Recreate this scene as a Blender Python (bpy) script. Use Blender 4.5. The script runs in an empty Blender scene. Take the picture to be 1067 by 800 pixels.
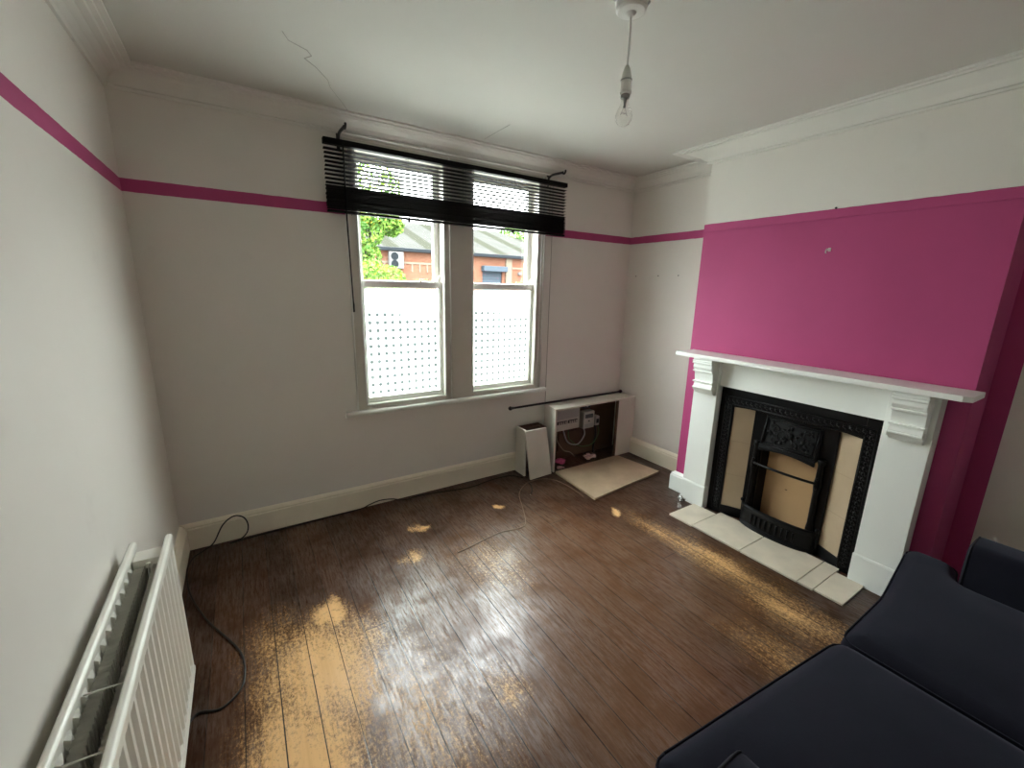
import bpy, bmesh, math, random
from mathutils import Vector, Matrix
from mathutils.geometry import delaunay_2d_cdt
R = math.radians
random.seed(7)
C = bpy.context.scene.collection
scene = bpy.context.scene

# ------------------------------------------------------------------ dimensions
W = 3.663          # room width (alcove wall)
H = 2.59           # ceiling
XB = 3.35          # chimney breast face
YL, YR = -0.985, -2.517   # breast edges
YN = -3.95         # wall behind the camera
HB = 0.168         # skirting height
ZT, ZB = 2.094, 2.031     # painted band
YC = -1.785        # fireplace centre

def lin(r, g, b):
    f = lambda c: (c / 255 / 12.92) if c <= 10.3 else (((c / 255) + .055) / 1.055) ** 2.4
    return (f(r), f(g), f(b), 1)

# ------------------------------------------------------------------ materials
class NT:
    def __init__(s, name):
        s.m = bpy.data.materials.new(name); s.m.use_nodes = True
        s.t = s.m.node_tree; s.n = s.t.nodes; s.l = s.t.links
        s.b = s.n['Principled BSDF']; s.out = s.n['Material Output']
    def node(s, typ, **kw):
        o = s.n.new(typ)
        for k, v in kw.items(): setattr(o, k, v)
        return o
    def put(s, sock, v):
        if isinstance(v, bpy.types.NodeSocket): s.l.new(v, sock)
        else: sock.default_value = v
    def math(s, op, a, b=0.0, clamp=False):
        o = s.node('ShaderNodeMath', operation=op, use_clamp=clamp)
        s.put(o.inputs[0], a); s.put(o.inputs[1], b); return o.outputs[0]
    def vmath(s, op, a, b=(0, 0, 0)):
        o = s.node('ShaderNodeVectorMath', operation=op)
        s.put(o.inputs[0], a); s.put(o.inputs[1], b)
        return o.outputs['Value'] if op in ('LENGTH', 'DISTANCE', 'DOT_PRODUCT') else o.outputs[0]
    def mix(s, f, a, b):
        o = s.node('ShaderNodeMix', data_type='RGBA')
        s.put(o.inputs[0], f); s.put(o.inputs[6], a); s.put(o.inputs[7], b); return o.outputs[2]
    def ramp(s, v, lo, hi):
        o = s.node('ShaderNodeMapRange', interpolation_type='SMOOTHSTEP')
        s.put(o.inputs[0], v); s.put(o.inputs[1], lo); s.put(o.inputs[2], hi); return o.outputs[0]
    def noise(s, vec, scale, detail=4, rough=.6, dist=0):
        o = s.node('ShaderNodeTexNoise'); s.put(o.inputs['Vector'], vec)
        o.inputs['Scale'].default_value = scale; o.inputs['Detail'].default_value = detail
        o.inputs['Roughness'].default_value = rough; o.inputs['Distortion'].default_value = dist
        return o.outputs['Fac']
    def obj(s): return s.node('ShaderNodeTexCoord').outputs['Object']
    def pos(s): return s.node('ShaderNodeNewGeometry').outputs['Position']
    def sep(s, v):
        o = s.node('ShaderNodeSeparateXYZ'); s.put(o.inputs[0], v); return o.outputs
    def bump(s, h, strength=.3, dist=.002):
        o = s.node('ShaderNodeBump'); o.inputs['Strength'].default_value = strength
        o.inputs['Distance'].default_value = dist; s.put(o.inputs['Height'], h)
        s.l.new(o.outputs[0], s.b.inputs['Normal'])
    def col(s, v): s.put(s.b.inputs['Base Color'], v)
    def rough(s, v): s.put(s.b.inputs['Roughness'], v)

def mat(name, c, rough=.5, metal=0., var=.0, scale=8, bump=0., bscale=60, spec=.5, sheen=0.):
    t = NT(name)
    if var:
        n = t.noise(t.obj(), scale)
        d = tuple(max(0, x * (1 - var)) for x in c[:3]) + (1,)
        u = tuple(min(1, x * (1 + var)) for x in c[:3]) + (1,)
        t.col(t.mix(n, d, u))
    else: t.col(c)
    t.rough(rough); t.b.inputs['Metallic'].default_value = metal
    t.b.inputs['Specular IOR Level'].default_value = spec
    if sheen: t.b.inputs['Sheen Weight'].default_value = sheen
    if bump: t.bump(t.noise(t.obj(), bscale, 3), bump, .002)
    return t.m

WHITE = (.72, .69, .645, 1)
PINK = (.42, .058, .180, 1)

def paint_wall(name, band=True, pink_below=None):
    t = NT(name); p = t.pos(); z = t.sep(p)[2]
    n = t.noise(p, 1.6, 3)
    base = t.mix(n, (.69, .655, .605, 1), (.755, .725, .68, 1))
    grime = t.ramp(t.noise(p, 5, 5), .60, .80)
    base = t.mix(t.math('MULTIPLY', grime, .18), base, (.50, .46, .41, 1))
    wob = t.math('MULTIPLY', t.math('SUBTRACT', t.noise(p, 14, 2), .5), .006)
    zz = t.math('ADD', z, wob)
    pk = t.mix(t.noise(p, 3, 3), tuple(c * .92 for c in PINK[:3]) + (1,), tuple(min(1, c * 1.08) for c in PINK[:3]) + (1,))
    if pink_below is not None:
        f = t.math('LESS_THAN', zz, pink_below); base = t.mix(f, base, pk)
    elif band:
        f = t.math('MULTIPLY', t.math('LESS_THAN', zz, ZT), t.math('GREATER_THAN', zz, ZB)); base = t.mix(f, base, pk)
    t.col(base); t.rough(.62); t.b.inputs['Specular IOR Level'].default_value = .3
    t.bump(t.math('ADD', t.noise(p, 7, 3), t.math('MULTIPLY', t.noise(p, 180, 2), .15)), .25, .006)
    return t.m

def floor_material():
    t = NT('stained_floorboards'); p = t.pos(); x, y, z = t.sep(p)[:3]
    bw = .121
    u = t.math('DIVIDE', t.math('ADD', x, .06), bw); bi = t.math('FLOOR', u); fr = t.math('FRACT', u)
    wn = t.node('ShaderNodeTexWhiteNoise', noise_dimensions='1D'); t.put(wn.inputs['W'], bi)
    tone = wn.outputs['Value']
    # board ends
    ys = t.math('ADD', t.math('DIVIDE', y, 5.2), t.math('MULTIPLY', tone, 7.3))
    fy = t.math('FRACT', ys)
    end = t.math('LESS_THAN', fy, .0007)
    edge = t.math('ABSOLUTE', t.math('SUBTRACT', fr, .5))
    wid = t.math('ADD', .468, t.math('MULTIPLY', t.noise(t.vmath('MULTIPLY', p, (8, .7, 1)), 1.0, 2), .022))
    gap = t.ramp(edge, wid, t.math('ADD', wid, .012))
    gap = t.math('MAXIMUM', gap, end)
    sv = t.vmath('MULTIPLY', p, (38, 2.2, 1))
    off = t.node('ShaderNodeCombineXYZ'); t.put(off.inputs[2], t.math('MULTIPLY', tone, 40))
    sv = t.vmath('ADD', sv, off.outputs[0])
    grain = t.noise(sv, 1.0, 6, .65, .6)
    fine = t.noise(t.vmath('MULTIPLY', p, (160, 12, 1)), 1.0, 4, .7)
    broad = t.noise(p, 2.2, 4, .6)
    dark = t.mix(grain, (.012, .0050, .0026, 1), (.066, .027, .013, 1))
    dark = t.mix(t.math('MULTIPLY', tone, .45), dark, (.100, .044, .022, 1))
    dark = t.mix(t.math('MULTIPLY', t.ramp(broad, .50, .75), .5), dark, (.135, .070, .038, 1))
    scuff = t.math('MULTIPLY', t.ramp(fine, .58, .72), t.ramp(t.noise(p, 3.4, 4), .48, .62))
    dark = t.mix(t.math('MULTIPLY', scuff, .5), dark, (.26, .145, .075, 1))
    # middle of the room: brighter light and gloss there painted into the stain colour
    tr = t.vmath('LENGTH', t.vmath('MULTIPLY', t.vmath('SUBTRACT', p, (1.75, -1.55, 0)), (1 / 1.35, 1 / 1.15, 0)))
    thin = t.math('MULTIPLY', t.ramp(t.math('ADD', tr, t.math('MULTIPLY', t.math('SUBTRACT', t.noise(p, 3, 5), .5), .9)), 1.05, .45), .75)
    dark = t.mix(thin, dark, t.mix(grain, (.070, .033, .017, 1), (.215, .112, .060, 1)))
    # worn patches
    blobs = [(.60, -1.33, .30, .42, 1.35), (.47, -1.72, .26, .50, 1.5), (.86, -1.75, .26, .40, .50), (.665, -.985, .09, .13, 1.5),
             (.42, -1.05, .13, .22, .55), (1.93, -.515, .055, .05, 1.9), (2.63, -1.0, .06, .055, 1.9), (1.33, -.485, .075, .055, 1.3),
             (1.18, -.77, .09, .07, .8), (2.74, -1.76, .14, .52, .74), (2.68, -2.22, .16, .38, .74), (2.70, -1.36, .09, .32, .55),
             (2.35, -2.33, .14, .24, .40), (1.20, -1.78, .10, .12, .55), (1.55, -1.05, .16, .22, .30)]
    warp = t.node('ShaderNodeTexNoise'); t.put(warp.inputs['Vector'], t.vmath('MULTIPLY', p, (9, 5, 1))); warp.inputs['Scale'].default_value = 1.0; warp.inputs['Detail'].default_value = 5
    wp = t.vmath('ADD', p, t.vmath('MULTIPLY', t.vmath('SUBTRACT', warp.outputs['Color'], (.5, .5, .5)), (.16, .26, 0)))
    m = None
    for cx, cy, rx, ry, st in blobs:
        d = t.vmath('LENGTH', t.vmath('MULTIPLY', t.vmath('SUBTRACT', wp, (cx, cy, 0)), (1 / rx, 1 / ry, 0)))
        v = t.math('MULTIPLY', t.math('SUBTRACT', 1.0, d), st)
        m = v if m is None else t.math('MAXIMUM', m, v)
    mm = t.math('ADD', m, t.math('MULTIPLY', t.math('SUBTRACT', t.noise(sv, 1.6, 6, .75), .5), 1.1))
    mm = t.math('ADD', mm, t.math('MULTIPLY', t.math('SUBTRACT', t.noise(t.vmath('MULTIPLY', p, (1, .6, 1)), 95, 6, .85), .5), 3.4))
    keep = t.math('GREATER_THAN', m, -.15)
    worn = t.math('MULTIPLY', t.ramp(mm, .10, .95), keep)
    half = t.math('MULTIPLY', t.ramp(mm, -.25, .35), keep)
    bare = t.mix(grain, (.58, .32, .125, 1), (.84, .53, .25, 1))
    bare = t.mix(t.math('MULTIPLY', t.ramp(t.noise(p, 30, 4), .55, .7), .55), bare, (.24, .12, .05, 1))
    c = t.mix(t.math('MULTIPLY', half, .40), dark, (.22, .115, .048, 1))
    c = t.mix(worn, c, bare)
    c = t.mix(gap, c, (.010, .006, .004, 1))
    t.col(c)
    rg = t.math('ADD', .20, t.math('MULTIPLY', fine, .22))
    rg = t.math('ADD', rg, t.math('MULTIPLY', worn, .14), True)
    t.rough(rg)
    patch = t.math('MULTIPLY', t.ramp(t.noise(t.vmath('MULTIPLY', p, (85, 9, 1)), 1.0, 6, .8), .36, .62), t.ramp(t.noise(p, 4.5, 4, .6), .25, .65))
    t.put(t.b.inputs['Specular IOR Level'], t.math('ADD', .12, t.math('MULTIPLY', patch, t.math('SUBTRACT', .95, t.math('MULTIPLY', worn, .55)))))
    h = t.math('SUBTRACT', t.math('MULTIPLY', t.math('ADD', grain, t.math('MULTIPLY', fine, .5)), .25), gap)
    h = t.math('ADD', h, t.math('MULTIPLY', t.noise(t.vmath('MULTIPLY', p, (9, 1.2, 1)), 1, 2), .5))
    t.bump(h, .16, .002)
    return t.m

def glass_material(name, tint=(1, 1, 1, 1), refl=1.0):
    t = NT(name); t.n.remove(t.b)
    tr = t.node('ShaderNodeBsdfTransparent'); tr.inputs[0].default_value = tint
    gl = t.node('ShaderNodeBsdfGlossy'); gl.inputs['Roughness'].default_value = .02
    lw = t.node('ShaderNodeLayerWeight'); lw.inputs[0].default_value = .5
    fr = t.math('ADD', .04, t.math('MULTIPLY', t.math('POWER', lw.outputs['Facing'], 4.0), .75))
    mx = t.node('ShaderNodeMixShader')
    t.l.new(t.math('MULTIPLY', fr, refl), mx.inputs[0])
    t.l.new(tr.outputs[0], mx.inputs[1]); t.l.new(gl.outputs[0], mx.inputs[2]); t.l.new(mx.outputs[0], t.out.inputs[0])
    return t.m

def film_material():
    t = NT('dotted_privacy_film'); t.n.remove(t.b)
    x, y, z = t.sep(t.obj())[:3]       # object space: x across, z up from the film's lower left corner
    u = t.math('SUBTRACT', t.math('FRACT', t.math('DIVIDE', x, .0535)), .5)
    v = t.math('SUBTRACT', t.math('FRACT', t.math('DIVIDE', z, .0555)), .5)
    d = t.math('SQRT', t.math('ADD', t.math('MULTIPLY', u, u), t.math('MULTIPLY', v, v)))
    fade = t.ramp(t.math('ADD', z, t.math('MULTIPLY', x, .15)), .76, .60)
    dot = t.math('MULTIPLY', t.math('SUBTRACT', 1, t.ramp(d, .24, .30)), fade)
    top = t.math('MULTIPLY', t.math('LESS_THAN', .728, z), t.ramp(d, .22, .30))
    dots = t.math('MAXIMUM', dot, t.math('MULTIPLY', top, .5))
    tl = t.node('ShaderNodeBsdfTranslucent'); t.put(tl.inputs[0], t.mix(dots, (.84, .90, .85, 1), (.020, .025, .0235, 1)))
    df = t.node('ShaderNodeBsdfDiffuse'); t.put(df.inputs[0], t.mix(dots, (.84, .88, .86, 1), (.22, .25, .25, 1)))
    m1 = t.node('ShaderNodeMixShader'); m1.inputs[0].default_value = .25
    t.l.new(tl.outputs[0], m1.inputs[1]); t.l.new(df.outputs[0], m1.inputs[2]); t.l.new(m1.outputs[0], t.out.inputs[0])
    return t.m

def brick_material():
    t = NT('red_brick'); p = t.pos(); x, y, z = t.sep(p)[:3]
    cb = t.node('ShaderNodeCombineXYZ'); t.put(cb.inputs[0], t.math('ADD', x, y)); t.put(cb.inputs[1], z)
    b = t.node('ShaderNodeTexBrick'); t.put(b.inputs['Vector'], cb.outputs[0])
    b.inputs['Scale'].default_value = 1; b.inputs['Brick Width'].default_value = .23; b.inputs['Row Height'].default_value = .075
    b.inputs['Mortar Size'].default_value = .010
    b.inputs['Color1'].default_value = (0.05342, 0.01881, 0.01121, 1); b.inputs['Color2'].default_value = (0.06904, 0.02881, 0.01702, 1); b.inputs['Mortar'].default_value = (0.06583, 0.04522, 0.03261, 1)
    t.col(t.mix(t.math('MULTIPLY', t.ramp(t.noise(p, .8, 4), .5, .7), .35), b.outputs[0], (0.07524, 0.04143, 0.02641, 1)))
    t.rough(.9); t.b.inputs['Specular IOR Level'].default_value = 0; return t.m

def roof_material():
    t = NT('corrugated_roof_sheet'); p = t.pos(); x, y, z = t.sep(p)[:3]
    w = t.math('SINE', t.math('MULTIPLY', x, 24)); n = t.noise(p, .7, 4)
    st = t.ramp(t.math('SINE', t.math('MULTIPLY', t.math('ADD', x, t.math('MULTIPLY', y, .0)), 2.1)), .2, .7)
    c = t.mix(n, (0.01657, 0.01657, 0.01507, 1), (0.02411, 0.02411, 0.02167, 1)); c = t.mix(t.math('MULTIPLY', st, .85), c, (0.01206, 0.01263, 0.00904, 1))
    t.col(c); t.rough(.85); t.b.inputs['Specular IOR Level'].default_value = 0; t.bump(w, .5, .03); return t.m

def leaf_material(name, a, b, c2):
    t = NT(name); p = t.pos()
    c = t.mix(t.ramp(t.noise(p, 3, 3), .35, .6), a, b); c = t.mix(t.ramp(t.noise(p, 5.3, 2), .60, .68), c, c2)
    t.col(c); t.rough(.7); t.b.inputs['Specular IOR Level'].default_value = .05
    return t.m

def tile_material(name, c, var=.1, rough=.35, joints=0):
    t = NT(name); p = t.obj(); n = t.noise(p, 5, 6, .6)
    a = tuple(x * (1 - var) for x in c[:3]) + (1,); b = tuple(min(1, x * (1 + var)) for x in c[:3]) + (1,)
    cc = t.mix(n, a, b)
    if joints:
        z = t.sep(t.pos())[2]
        f = t.math('LESS_THAN', t.math('FRACT', t.math('DIVIDE', t.math('SUBTRACT', z, .065), joints)), .018)
        cc = t.mix(f, cc, tuple(x * .86 for x in c[:3]) + (1,))
    t.col(cc); t.rough(rough); return t.m

def sofa_material():
    t = NT('navy_woven_fabric'); p = t.pos()
    n = t.noise(p, 260, 2); b = t.noise(p, 9, 4)
    c = t.mix(b, (.0064, .0066, .0118, 1), (.0104, .0104, .0178, 1)); t.col(c); t.rough(.95)
    t.b.inputs['Specular IOR Level'].default_value = .15
    t.b.inputs['Sheen Weight'].default_value = .12; t.b.inputs['Sheen Roughness'].default_value = .5
    t.b.inputs['Sheen Tint'].default_value = (.55, .58, .75, 1)
    t.bump(n, .35, .001); return t.m

M = {}
M['wall'] = paint_wall('painted_wall'); M['plainwall'] = paint_wall('painted_wall_plain', band=False)
M['breast'] = paint_wall('painted_breast', pink_below=2.078); M['pinkall'] = paint_wall('painted_pink', pink_below=2.078)
M['ceil'] = mat('ceiling_paint', (.60, .585, .54, 1), .75, var=.05, scale=1.2, bump=.2, bscale=9, spec=.2)
M['cornice'] = mat('cornice_paint', (.71, .69, .645, 1), .7, var=.03, spec=.2)
M['skirt'] = mat('skirting_gloss', (.80, .735, .60, 1), .35, var=.08, scale=6)
M['frame'] = mat('window_frame_paint', (.55, .52, .46, 1), .4, var=.05)
M['sash'] = mat('sash_paint', (.70, .70, .66, 1), .4, var=.05)
M['surround'] = mat('surround_satin_paint', (.86, .88, .845, 1), .35, var=.03, scale=5, bump=.08, bscale=40)
M['iron'] = mat('black_cast_iron', (.0030, .0031, .0036, 1), .34, var=.3, scale=20, bump=.3, bscale=120, spec=.22)
M['black'] = mat('black_blind_slats', (.004, .0032, .0028, 1), .6, var=.2, spec=.15)
M['blackmetal'] = mat('black_metal', (.012, .011, .011, 1), .4)
M['cable'] = mat('black_cable', (.012, .011, .010, 1), .5)
M['paleCable'] = mat('brown_flex', (.26, .19, .14, 1), .5)
M['radiator'] = mat('radiator_enamel', (.77, .755, .69, 1), .28, var=.03)
M['fin'] = mat('convector_steel', (.60, .585, .53, 1), .5, var=.15, scale=30)
M['plastic'] = mat('white_plastic', (.70, .69, .65, 1), .4, var=.03)
M['greyplastic'] = mat('grey_plastic', (.32, .32, .31, 1), .45, var=.05)
M['darkplastic'] = mat('dark_plastic', (.02, .02, .022, 1), .4)
M['board'] = mat('white_painted_board', (.66, .62, .55, 1), .5, var=.08, scale=5)
M['boardinner'] = mat('bare_brown_board', (.085, .045, .024, 1), .8, var=.25, scale=12)
M['chip'] = tile_material('grubby_laminate', (.41, .305, .205, 1), .38, .5)
M['cardboard'] = mat('tan_hardboard', (.50, .315, .155, 1), .75, var=.07, scale=10)
M['tile'] = tile_material('beige_fire_tile', (.44, .335, .225, 1), .14, .3, .252)
M['hearth'] = tile_material('cream_stone_tile', (.64, .57, .46, 1), .30, .4)
M['chrome'] = mat('chrome', (.7, .7, .7, 1), .15, 1.)
M['brass'] = mat('brass_metal', (.55, .42, .2, 1), .3, 1.)
M['sofa'] = sofa_material()
M['piping'] = mat('dark_navy_piping', (.0056, .0060, .0096, 1), .8, var=.1)
M['floor'] = floor_material()
M['glass'] = glass_material('window_glass'); M['bulbglass'] = glass_material('bulb_glass', (.97, .97, .96, 1), 1.2)
M['film'] = film_material()
M['brick'] = brick_material(); M['roof'] = roof_material()
M['cream'] = mat('cream_stonework', (0.06474, 0.05330, 0.04004, 1), .8, var=.1, spec=.02)
M['gutter'] = mat('grey_gutter', (0.00752, 0.00898, 0.01043, 1), .5, spec=.02)
M['shutter'] = mat('blue_grey_shutter', (0.02218, 0.02911, 0.03571, 1), .5, var=.05, spec=.02)
M['leaf'] = leaf_material('autumn_leaves', (0.02519, 0.06549, 0.01260, 1), (0.06549, 0.11587, 0.01763, 1), (0.18890, 0.14105, 0.01008, 1))
M['leafgreen'] = leaf_material('green_leaves', (0.02400, 0.05600, 0.01200, 1), (0.05200, 0.10000, 0.02200, 1), (0.08000, 0.12000, 0.02800, 1))
M['bark'] = mat('bark', (0.0057, 0.0044, 0.0030, 1), .9, var=.3, scale=20)
M['asphalt'] = mat('light_bounce_street', (.16, .16, .15, 1), .9, var=.1, scale=3, spec=.02)  # unseen ground kept pale to bounce skylight on to the window film
M['acpaint'] = mat('weathered_white_casing', (0.05580, 0.05580, 0.05420, 1), .5, var=.04, spec=.02)
M['meterplastic'] = mat('shaded_white_plastic', (.42, .40, .36, 1), .5, var=.15, scale=25)  # white plastic darkened: shade inside the cupboard is put into the colour
M['wire'] = mat('white_plastic_coating', (.88, .86, .80, 1), .3)
M['crack'] = mat('plaster_crack', (.36, .34, .30, 1), .9)
M['rosepink'] = mat('pink_petals', (.55, .10, .24, 1), .8, var=.25, scale=30)
M['paleflower'] = mat('pale_pink_petals', (.56, .36, .36, 1), .8, var=.2, scale=30)
M['green'] = mat('green_stem', (.08, .14, .05, 1), .7)
M['meterglass'] = mat('meter_display', (.10, .12, .12, 1), .2)

# ------------------------------------------------------------------ mesh builder
class MB:
    def __init__(s): s.bm = bmesh.new()
    def face(s, pts): return s.bm.faces.new([s.bm.verts.new(p) for p in pts])
    def box(s, x0, x1, y0, y1, z0, z1, rz=0, piv=None):
        x0, x1 = sorted((x0, x1)); y0, y1 = sorted((y0, y1)); z0, z1 = sorted((z0, z1))
        v = [Vector((x, y, z)) for z in (z0, z1) for x, y in ((x0, y0), (x1, y0), (x1, y1), (x0, y1))]
        if rz:
            pv = Vector(piv or ((x0 + x1) / 2, (y0 + y1) / 2, 0)); m = Matrix.Rotation(rz, 4, 'Z')
            v = [m @ (q - pv) + pv for q in v]
        return s.hexa(v)
    def hexa(s, v):
        b = [s.bm.verts.new(q) for q in v]
        for f in ((3, 2, 1, 0), (4, 5, 6, 7), (0, 1, 5, 4), (1, 2, 6, 5), (2, 3, 7, 6), (3, 0, 4, 7)): s.bm.faces.new([b[i] for i in f])
        return b
    def prism(s, poly, axis, a, b):
        # polygon in the two other axes (cyclic order), extruded along axis from a to b
        def P(u, v, w): return {'x': (w, u, v), 'y': (u, w, v), 'z': (u, v, w)}[axis]
        A = [s.bm.verts.new(P(u, v, a)) for u, v in poly]; B = [s.bm.verts.new(P(u, v, b)) for u, v in poly]
        n = len(poly)
        for i in range(n): s.bm.faces.new((A[i], A[(i + 1) % n], B[(i + 1) % n], B[i]))
        s.bm.faces.new(A[::-1]); s.bm.faces.new(B)
        return s
    def tube(s, pts, r, seg=8, caps=True):
        pts = [Vector(p) for p in pts]; rings = []
        rr = r if isinstance(r, (list, tuple)) else [r] * len(pts)
        up = None
        for i, p in enumerate(pts):
            t = (pts[min(i + 1, len(pts) - 1)] - pts[max(i - 1, 0)]).normalized()
            if up is None:
                up = Vector((0, 0, 1)) if abs(t.z) < .9 else Vector((1, 0, 0))
            n = (up - t * up.dot(t)).normalized(); up = n; b = t.cross(n)
            rings.append([s.bm.verts.new(p + (n * math.cos(k * 2 * math.pi / seg) + b * math.sin(k * 2 * math.pi / seg)) * rr[i]) for k in range(seg)])
        for A, B in zip(rings, rings[1:]):
            for k in range(seg): s.bm.faces.new((A[k], A[(k + 1) % seg], B[(k + 1) % seg], B[k]))
        if caps: s.bm.faces.new(rings[0][::-1]); s.bm.faces.new(rings[-1])
        return s
    def lathe(s, prof, c=(0, 0, 0), axis=(0, 0, 1), seg=24):
        # prof: (radius, height) list; starts/ends at radius 0 close the shape
        q = Vector((0, 0, 1)).rotation_difference(Vector(axis)); c = Vector(c); rings = []
        for r, h in prof:
            if r < 1e-6: rings.append([s.bm.verts.new(c + q @ Vector((0, 0, h)))])
            else: rings.append([s.bm.verts.new(c + q @ Vector((r * math.cos(2 * math.pi * k / seg), r * math.sin(2 * math.pi * k / seg), h))) for k in range(seg)])
        for A, B in zip(rings, rings[1:]):
            for k in range(seg):
                k2 = (k + 1) % seg
                if len(A) == 1 and len(B) == 1: continue
                if len(A) == 1: s.bm.faces.new((A[0], B[k2], B[k]))
                elif len(B) == 1: s.bm.faces.new((A[k], A[k2], B[0]))
                else: s.bm.faces.new((A[k], A[k2], B[k2], B[k]))
        if len(rings[0]) > 1: s.bm.faces.new(rings[0][::-1])
        if len(rings[-1]) > 1: s.bm.faces.new(rings[-1])
        return s
    def ball(s, c, r, sc=(1, 1, 1), sub=2):
        g = bmesh.ops.create_icosphere(s.bm, subdivisions=sub, radius=r)
        for v in g['verts']: v.co = Vector((v.co.x * sc[0], v.co.y * sc[1], v.co.z * sc[2])) + Vector(c)
        return s
    def sweep(s, prof, path):
        # closed profile of (out, z) swept along a horizontal path [(x,y,nx,ny)]: n points out from the wall
        rings = [[s.bm.verts.new((x + nx * o, y + ny * o, z)) for o, z in prof] for x, y, nx, ny in path]
        n = len(prof)
        for A, B in zip(rings, rings[1:]):
            for k in range(n): s.bm.faces.new((A[k], A[(k + 1) % n], B[(k + 1) % n], B[k]))
        s.bm.faces.new(rings[0][::-1]); s.bm.faces.new(rings[-1]); return s
    def build(s, name, m, parent=None, bevel=0, smooth=False, sub=0, seg=2):
        bmesh.ops.recalc_face_normals(s.bm, faces=s.bm.faces)
        me = bpy.data.meshes.new(name); s.bm.to_mesh(me); s.bm.free()
        o = bpy.data.objects.new(name, me); C.objects.link(o); me.materials.append(m)
        if smooth:
            for p in me.polygons: p.use_smooth = True
        if bevel:
            b = o.modifiers.new('Bevel', 'BEVEL'); b.width = bevel; b.segments = seg; b.limit_method = 'ANGLE'; b.angle_limit = R(35); b.harden_normals = False
        if sub:
            d = o.modifiers.new('Subsurf', 'SUBSURF'); d.levels = sub; d.render_levels = sub
        if parent: attach(o, parent)
        return o

def world_of(o):
    m = o.matrix_basis.copy()
    return (world_of(o.parent) @ o.matrix_parent_inverse @ m) if o.parent else m
def attach(o, parent):
    o.parent = parent; o.matrix_parent_inverse = world_of(parent).inverted()
def tag(o, label=None, cat=None, group=None, kind=None):
    if label: o['label'] = label
    if cat: o['category'] = cat
    if group: o['group'] = group
    if kind: o['kind'] = kind
    return o
def thing(name, label, cat, loc, group=None):
    o = bpy.data.objects.new(name, None); C.objects.link(o); o.location = loc; o.empty_display_size = .05
    return tag(o, label, cat, group)
def structure(o, label=None):
    o['kind'] = 'structure'
    if label: o['label'] = label
    return o
def spl(pts, n=8):
    # Catmull-Rom through points
    P = [Vector(p) for p in pts]; P = [P[0] * 2 - P[1]] + P + [P[-1] * 2 - P[-2]]; out = []
    for i in range(1, len(P) - 2):
        a, b, c, d = P[i - 1:i + 3]
        for k in range(n):
            t = k / n
            out.append(.5 * ((2 * b) + (c - a) * t + (2 * a - 5 * b + 4 * c - d) * t * t + (3 * b - a - 3 * c + d) * t ** 3))
    out.append(P[-2]); return out

# ------------------------------------------------------------------ room shell
T = .12
b = MB(); b.box(-T, W + T, YN - T, .14, -.1, 0); structure(b.build('floor', M['floor']), 'dark stained wooden floorboards worn bare in patches')
b = MB(); b.box(-T, W + T, YN - T, .14, H, H + .1); ceil = structure(b.build('ceiling', M['ceil']), 'off-white ceiling with fine cracks')
b = MB(); b.box(-T, 0, YN - T, .14, 0, H); structure(b.build('wall_left', M['wall']), 'white left wall with pink painted band')
b = MB(); b.box(W, W + T, YN - T, .14, 0, H); structure(b.build('wall_right', M['wall']), 'white alcove walls either side of the chimney breast')
b = MB(); b.box(-T, W + T, YN - T, YN, 0, H); structure(b.build('wall_near', M['plainwall']), 'white wall behind the camera')
OX0, OX1, OX2, OX3, OZ0, OZ1 = 1.135, 1.73, 1.967, 2.562, .775, 2.42
b = MB()
b.box(0, 1.10, 0, .14, 0, H); b.box(2.60, W, 0, .14, 0, H)
b.box(1.10, 2.60, 0, .14, 0, .72); b.box(1.10, 2.60, 0, .14, 2.45, H)
structure(b.build('wall_far', M['wall']), 'white window wall with pink painted band')
# chimney breast: pink front and side below the rail, with paint run on to the alcove wall
b = MB(); FY0, FY1 = -2.233, -1.3145
b.box(XB, W, YR, FY0 - .003, 0, H); b.box(XB, W, FY1 + .003, YL, 0, H); b.box(XB, W, FY0 - .003, FY1 + .003, .955, H); b.box(XB + .20, W, FY0 - .003, FY1 + .003, 0, .955); structure(b.build('wall_chimney_breast', M['breast']), 'chimney breast painted pink below the rail and white above')
b = MB(); b.box(W - .004, W, YR - .085, YR, 0, ZT - .02); structure(b.build('trim_1', M['pinkall']), 'pink painted strip on the alcove wall beside the chimney breast')
b = MB(); b.prism([(XB - .006, 2.03), (XB, 2.03), (XB, 2.078), (XB - .004, 2.078)], 'y', YR + .002, YL - .002) if False else b.box(XB - .005, XB, YR, YL, 2.028, 2.079)
structure(b.build('trim_2', M['pinkall'], bevel=.003), 'flat pink picture rail on the chimney breast')

# cornice
def cornice_profile(pr=.13, z0=2.492):
    h = H - z0
    return [(0, z0), (.012, z0), (.018, z0 + .010), (.012, z0 + .018), (.020, z0 + .026), (.032, z0 + .045), (.055, z0 + .066), (pr * .62, z0 + h - .026),
            (pr * .66, z0 + h - .020), (pr * .80, z0 + h - .020), (pr * .82, z0 + h - .012), (pr, z0 + h - .010), (pr, H), (0, H)]
def mitre(pts_dirs): return pts_dirs
b = MB(); b.sweep(cornice_profile(), [(0, YN, 1, 0), (0, 0, 1, -1)]); structure(b.build('trim_3', M['cornice']), 'moulded cornice along the left wall')
b = MB(); b.sweep(cornice_profile(.125), [(0, 0, 1, -1), (W, 0, -1, -1)]); structure(b.build('trim_4', M['cornice']), 'moulded cornice above the window')
b = MB(); b.sweep(cornice_profile(.12), [(W, 0, -1, -1), (W, YL, -1, 0)]); structure(b.build('trim_5', M['cornice']), 'moulded cornice in the alcove left of the chimney breast')
b = MB(); b.sweep(cornice_profile(.12, 2.48), [(W, YL, 0, 2.1), (XB, YL, -1, 2.1), (XB, YR, -1, -1), (W, YR, 0, -1)]); structure(b.build('trim_6', M['cornice']), 'moulded cornice round the chimney breast')
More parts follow.
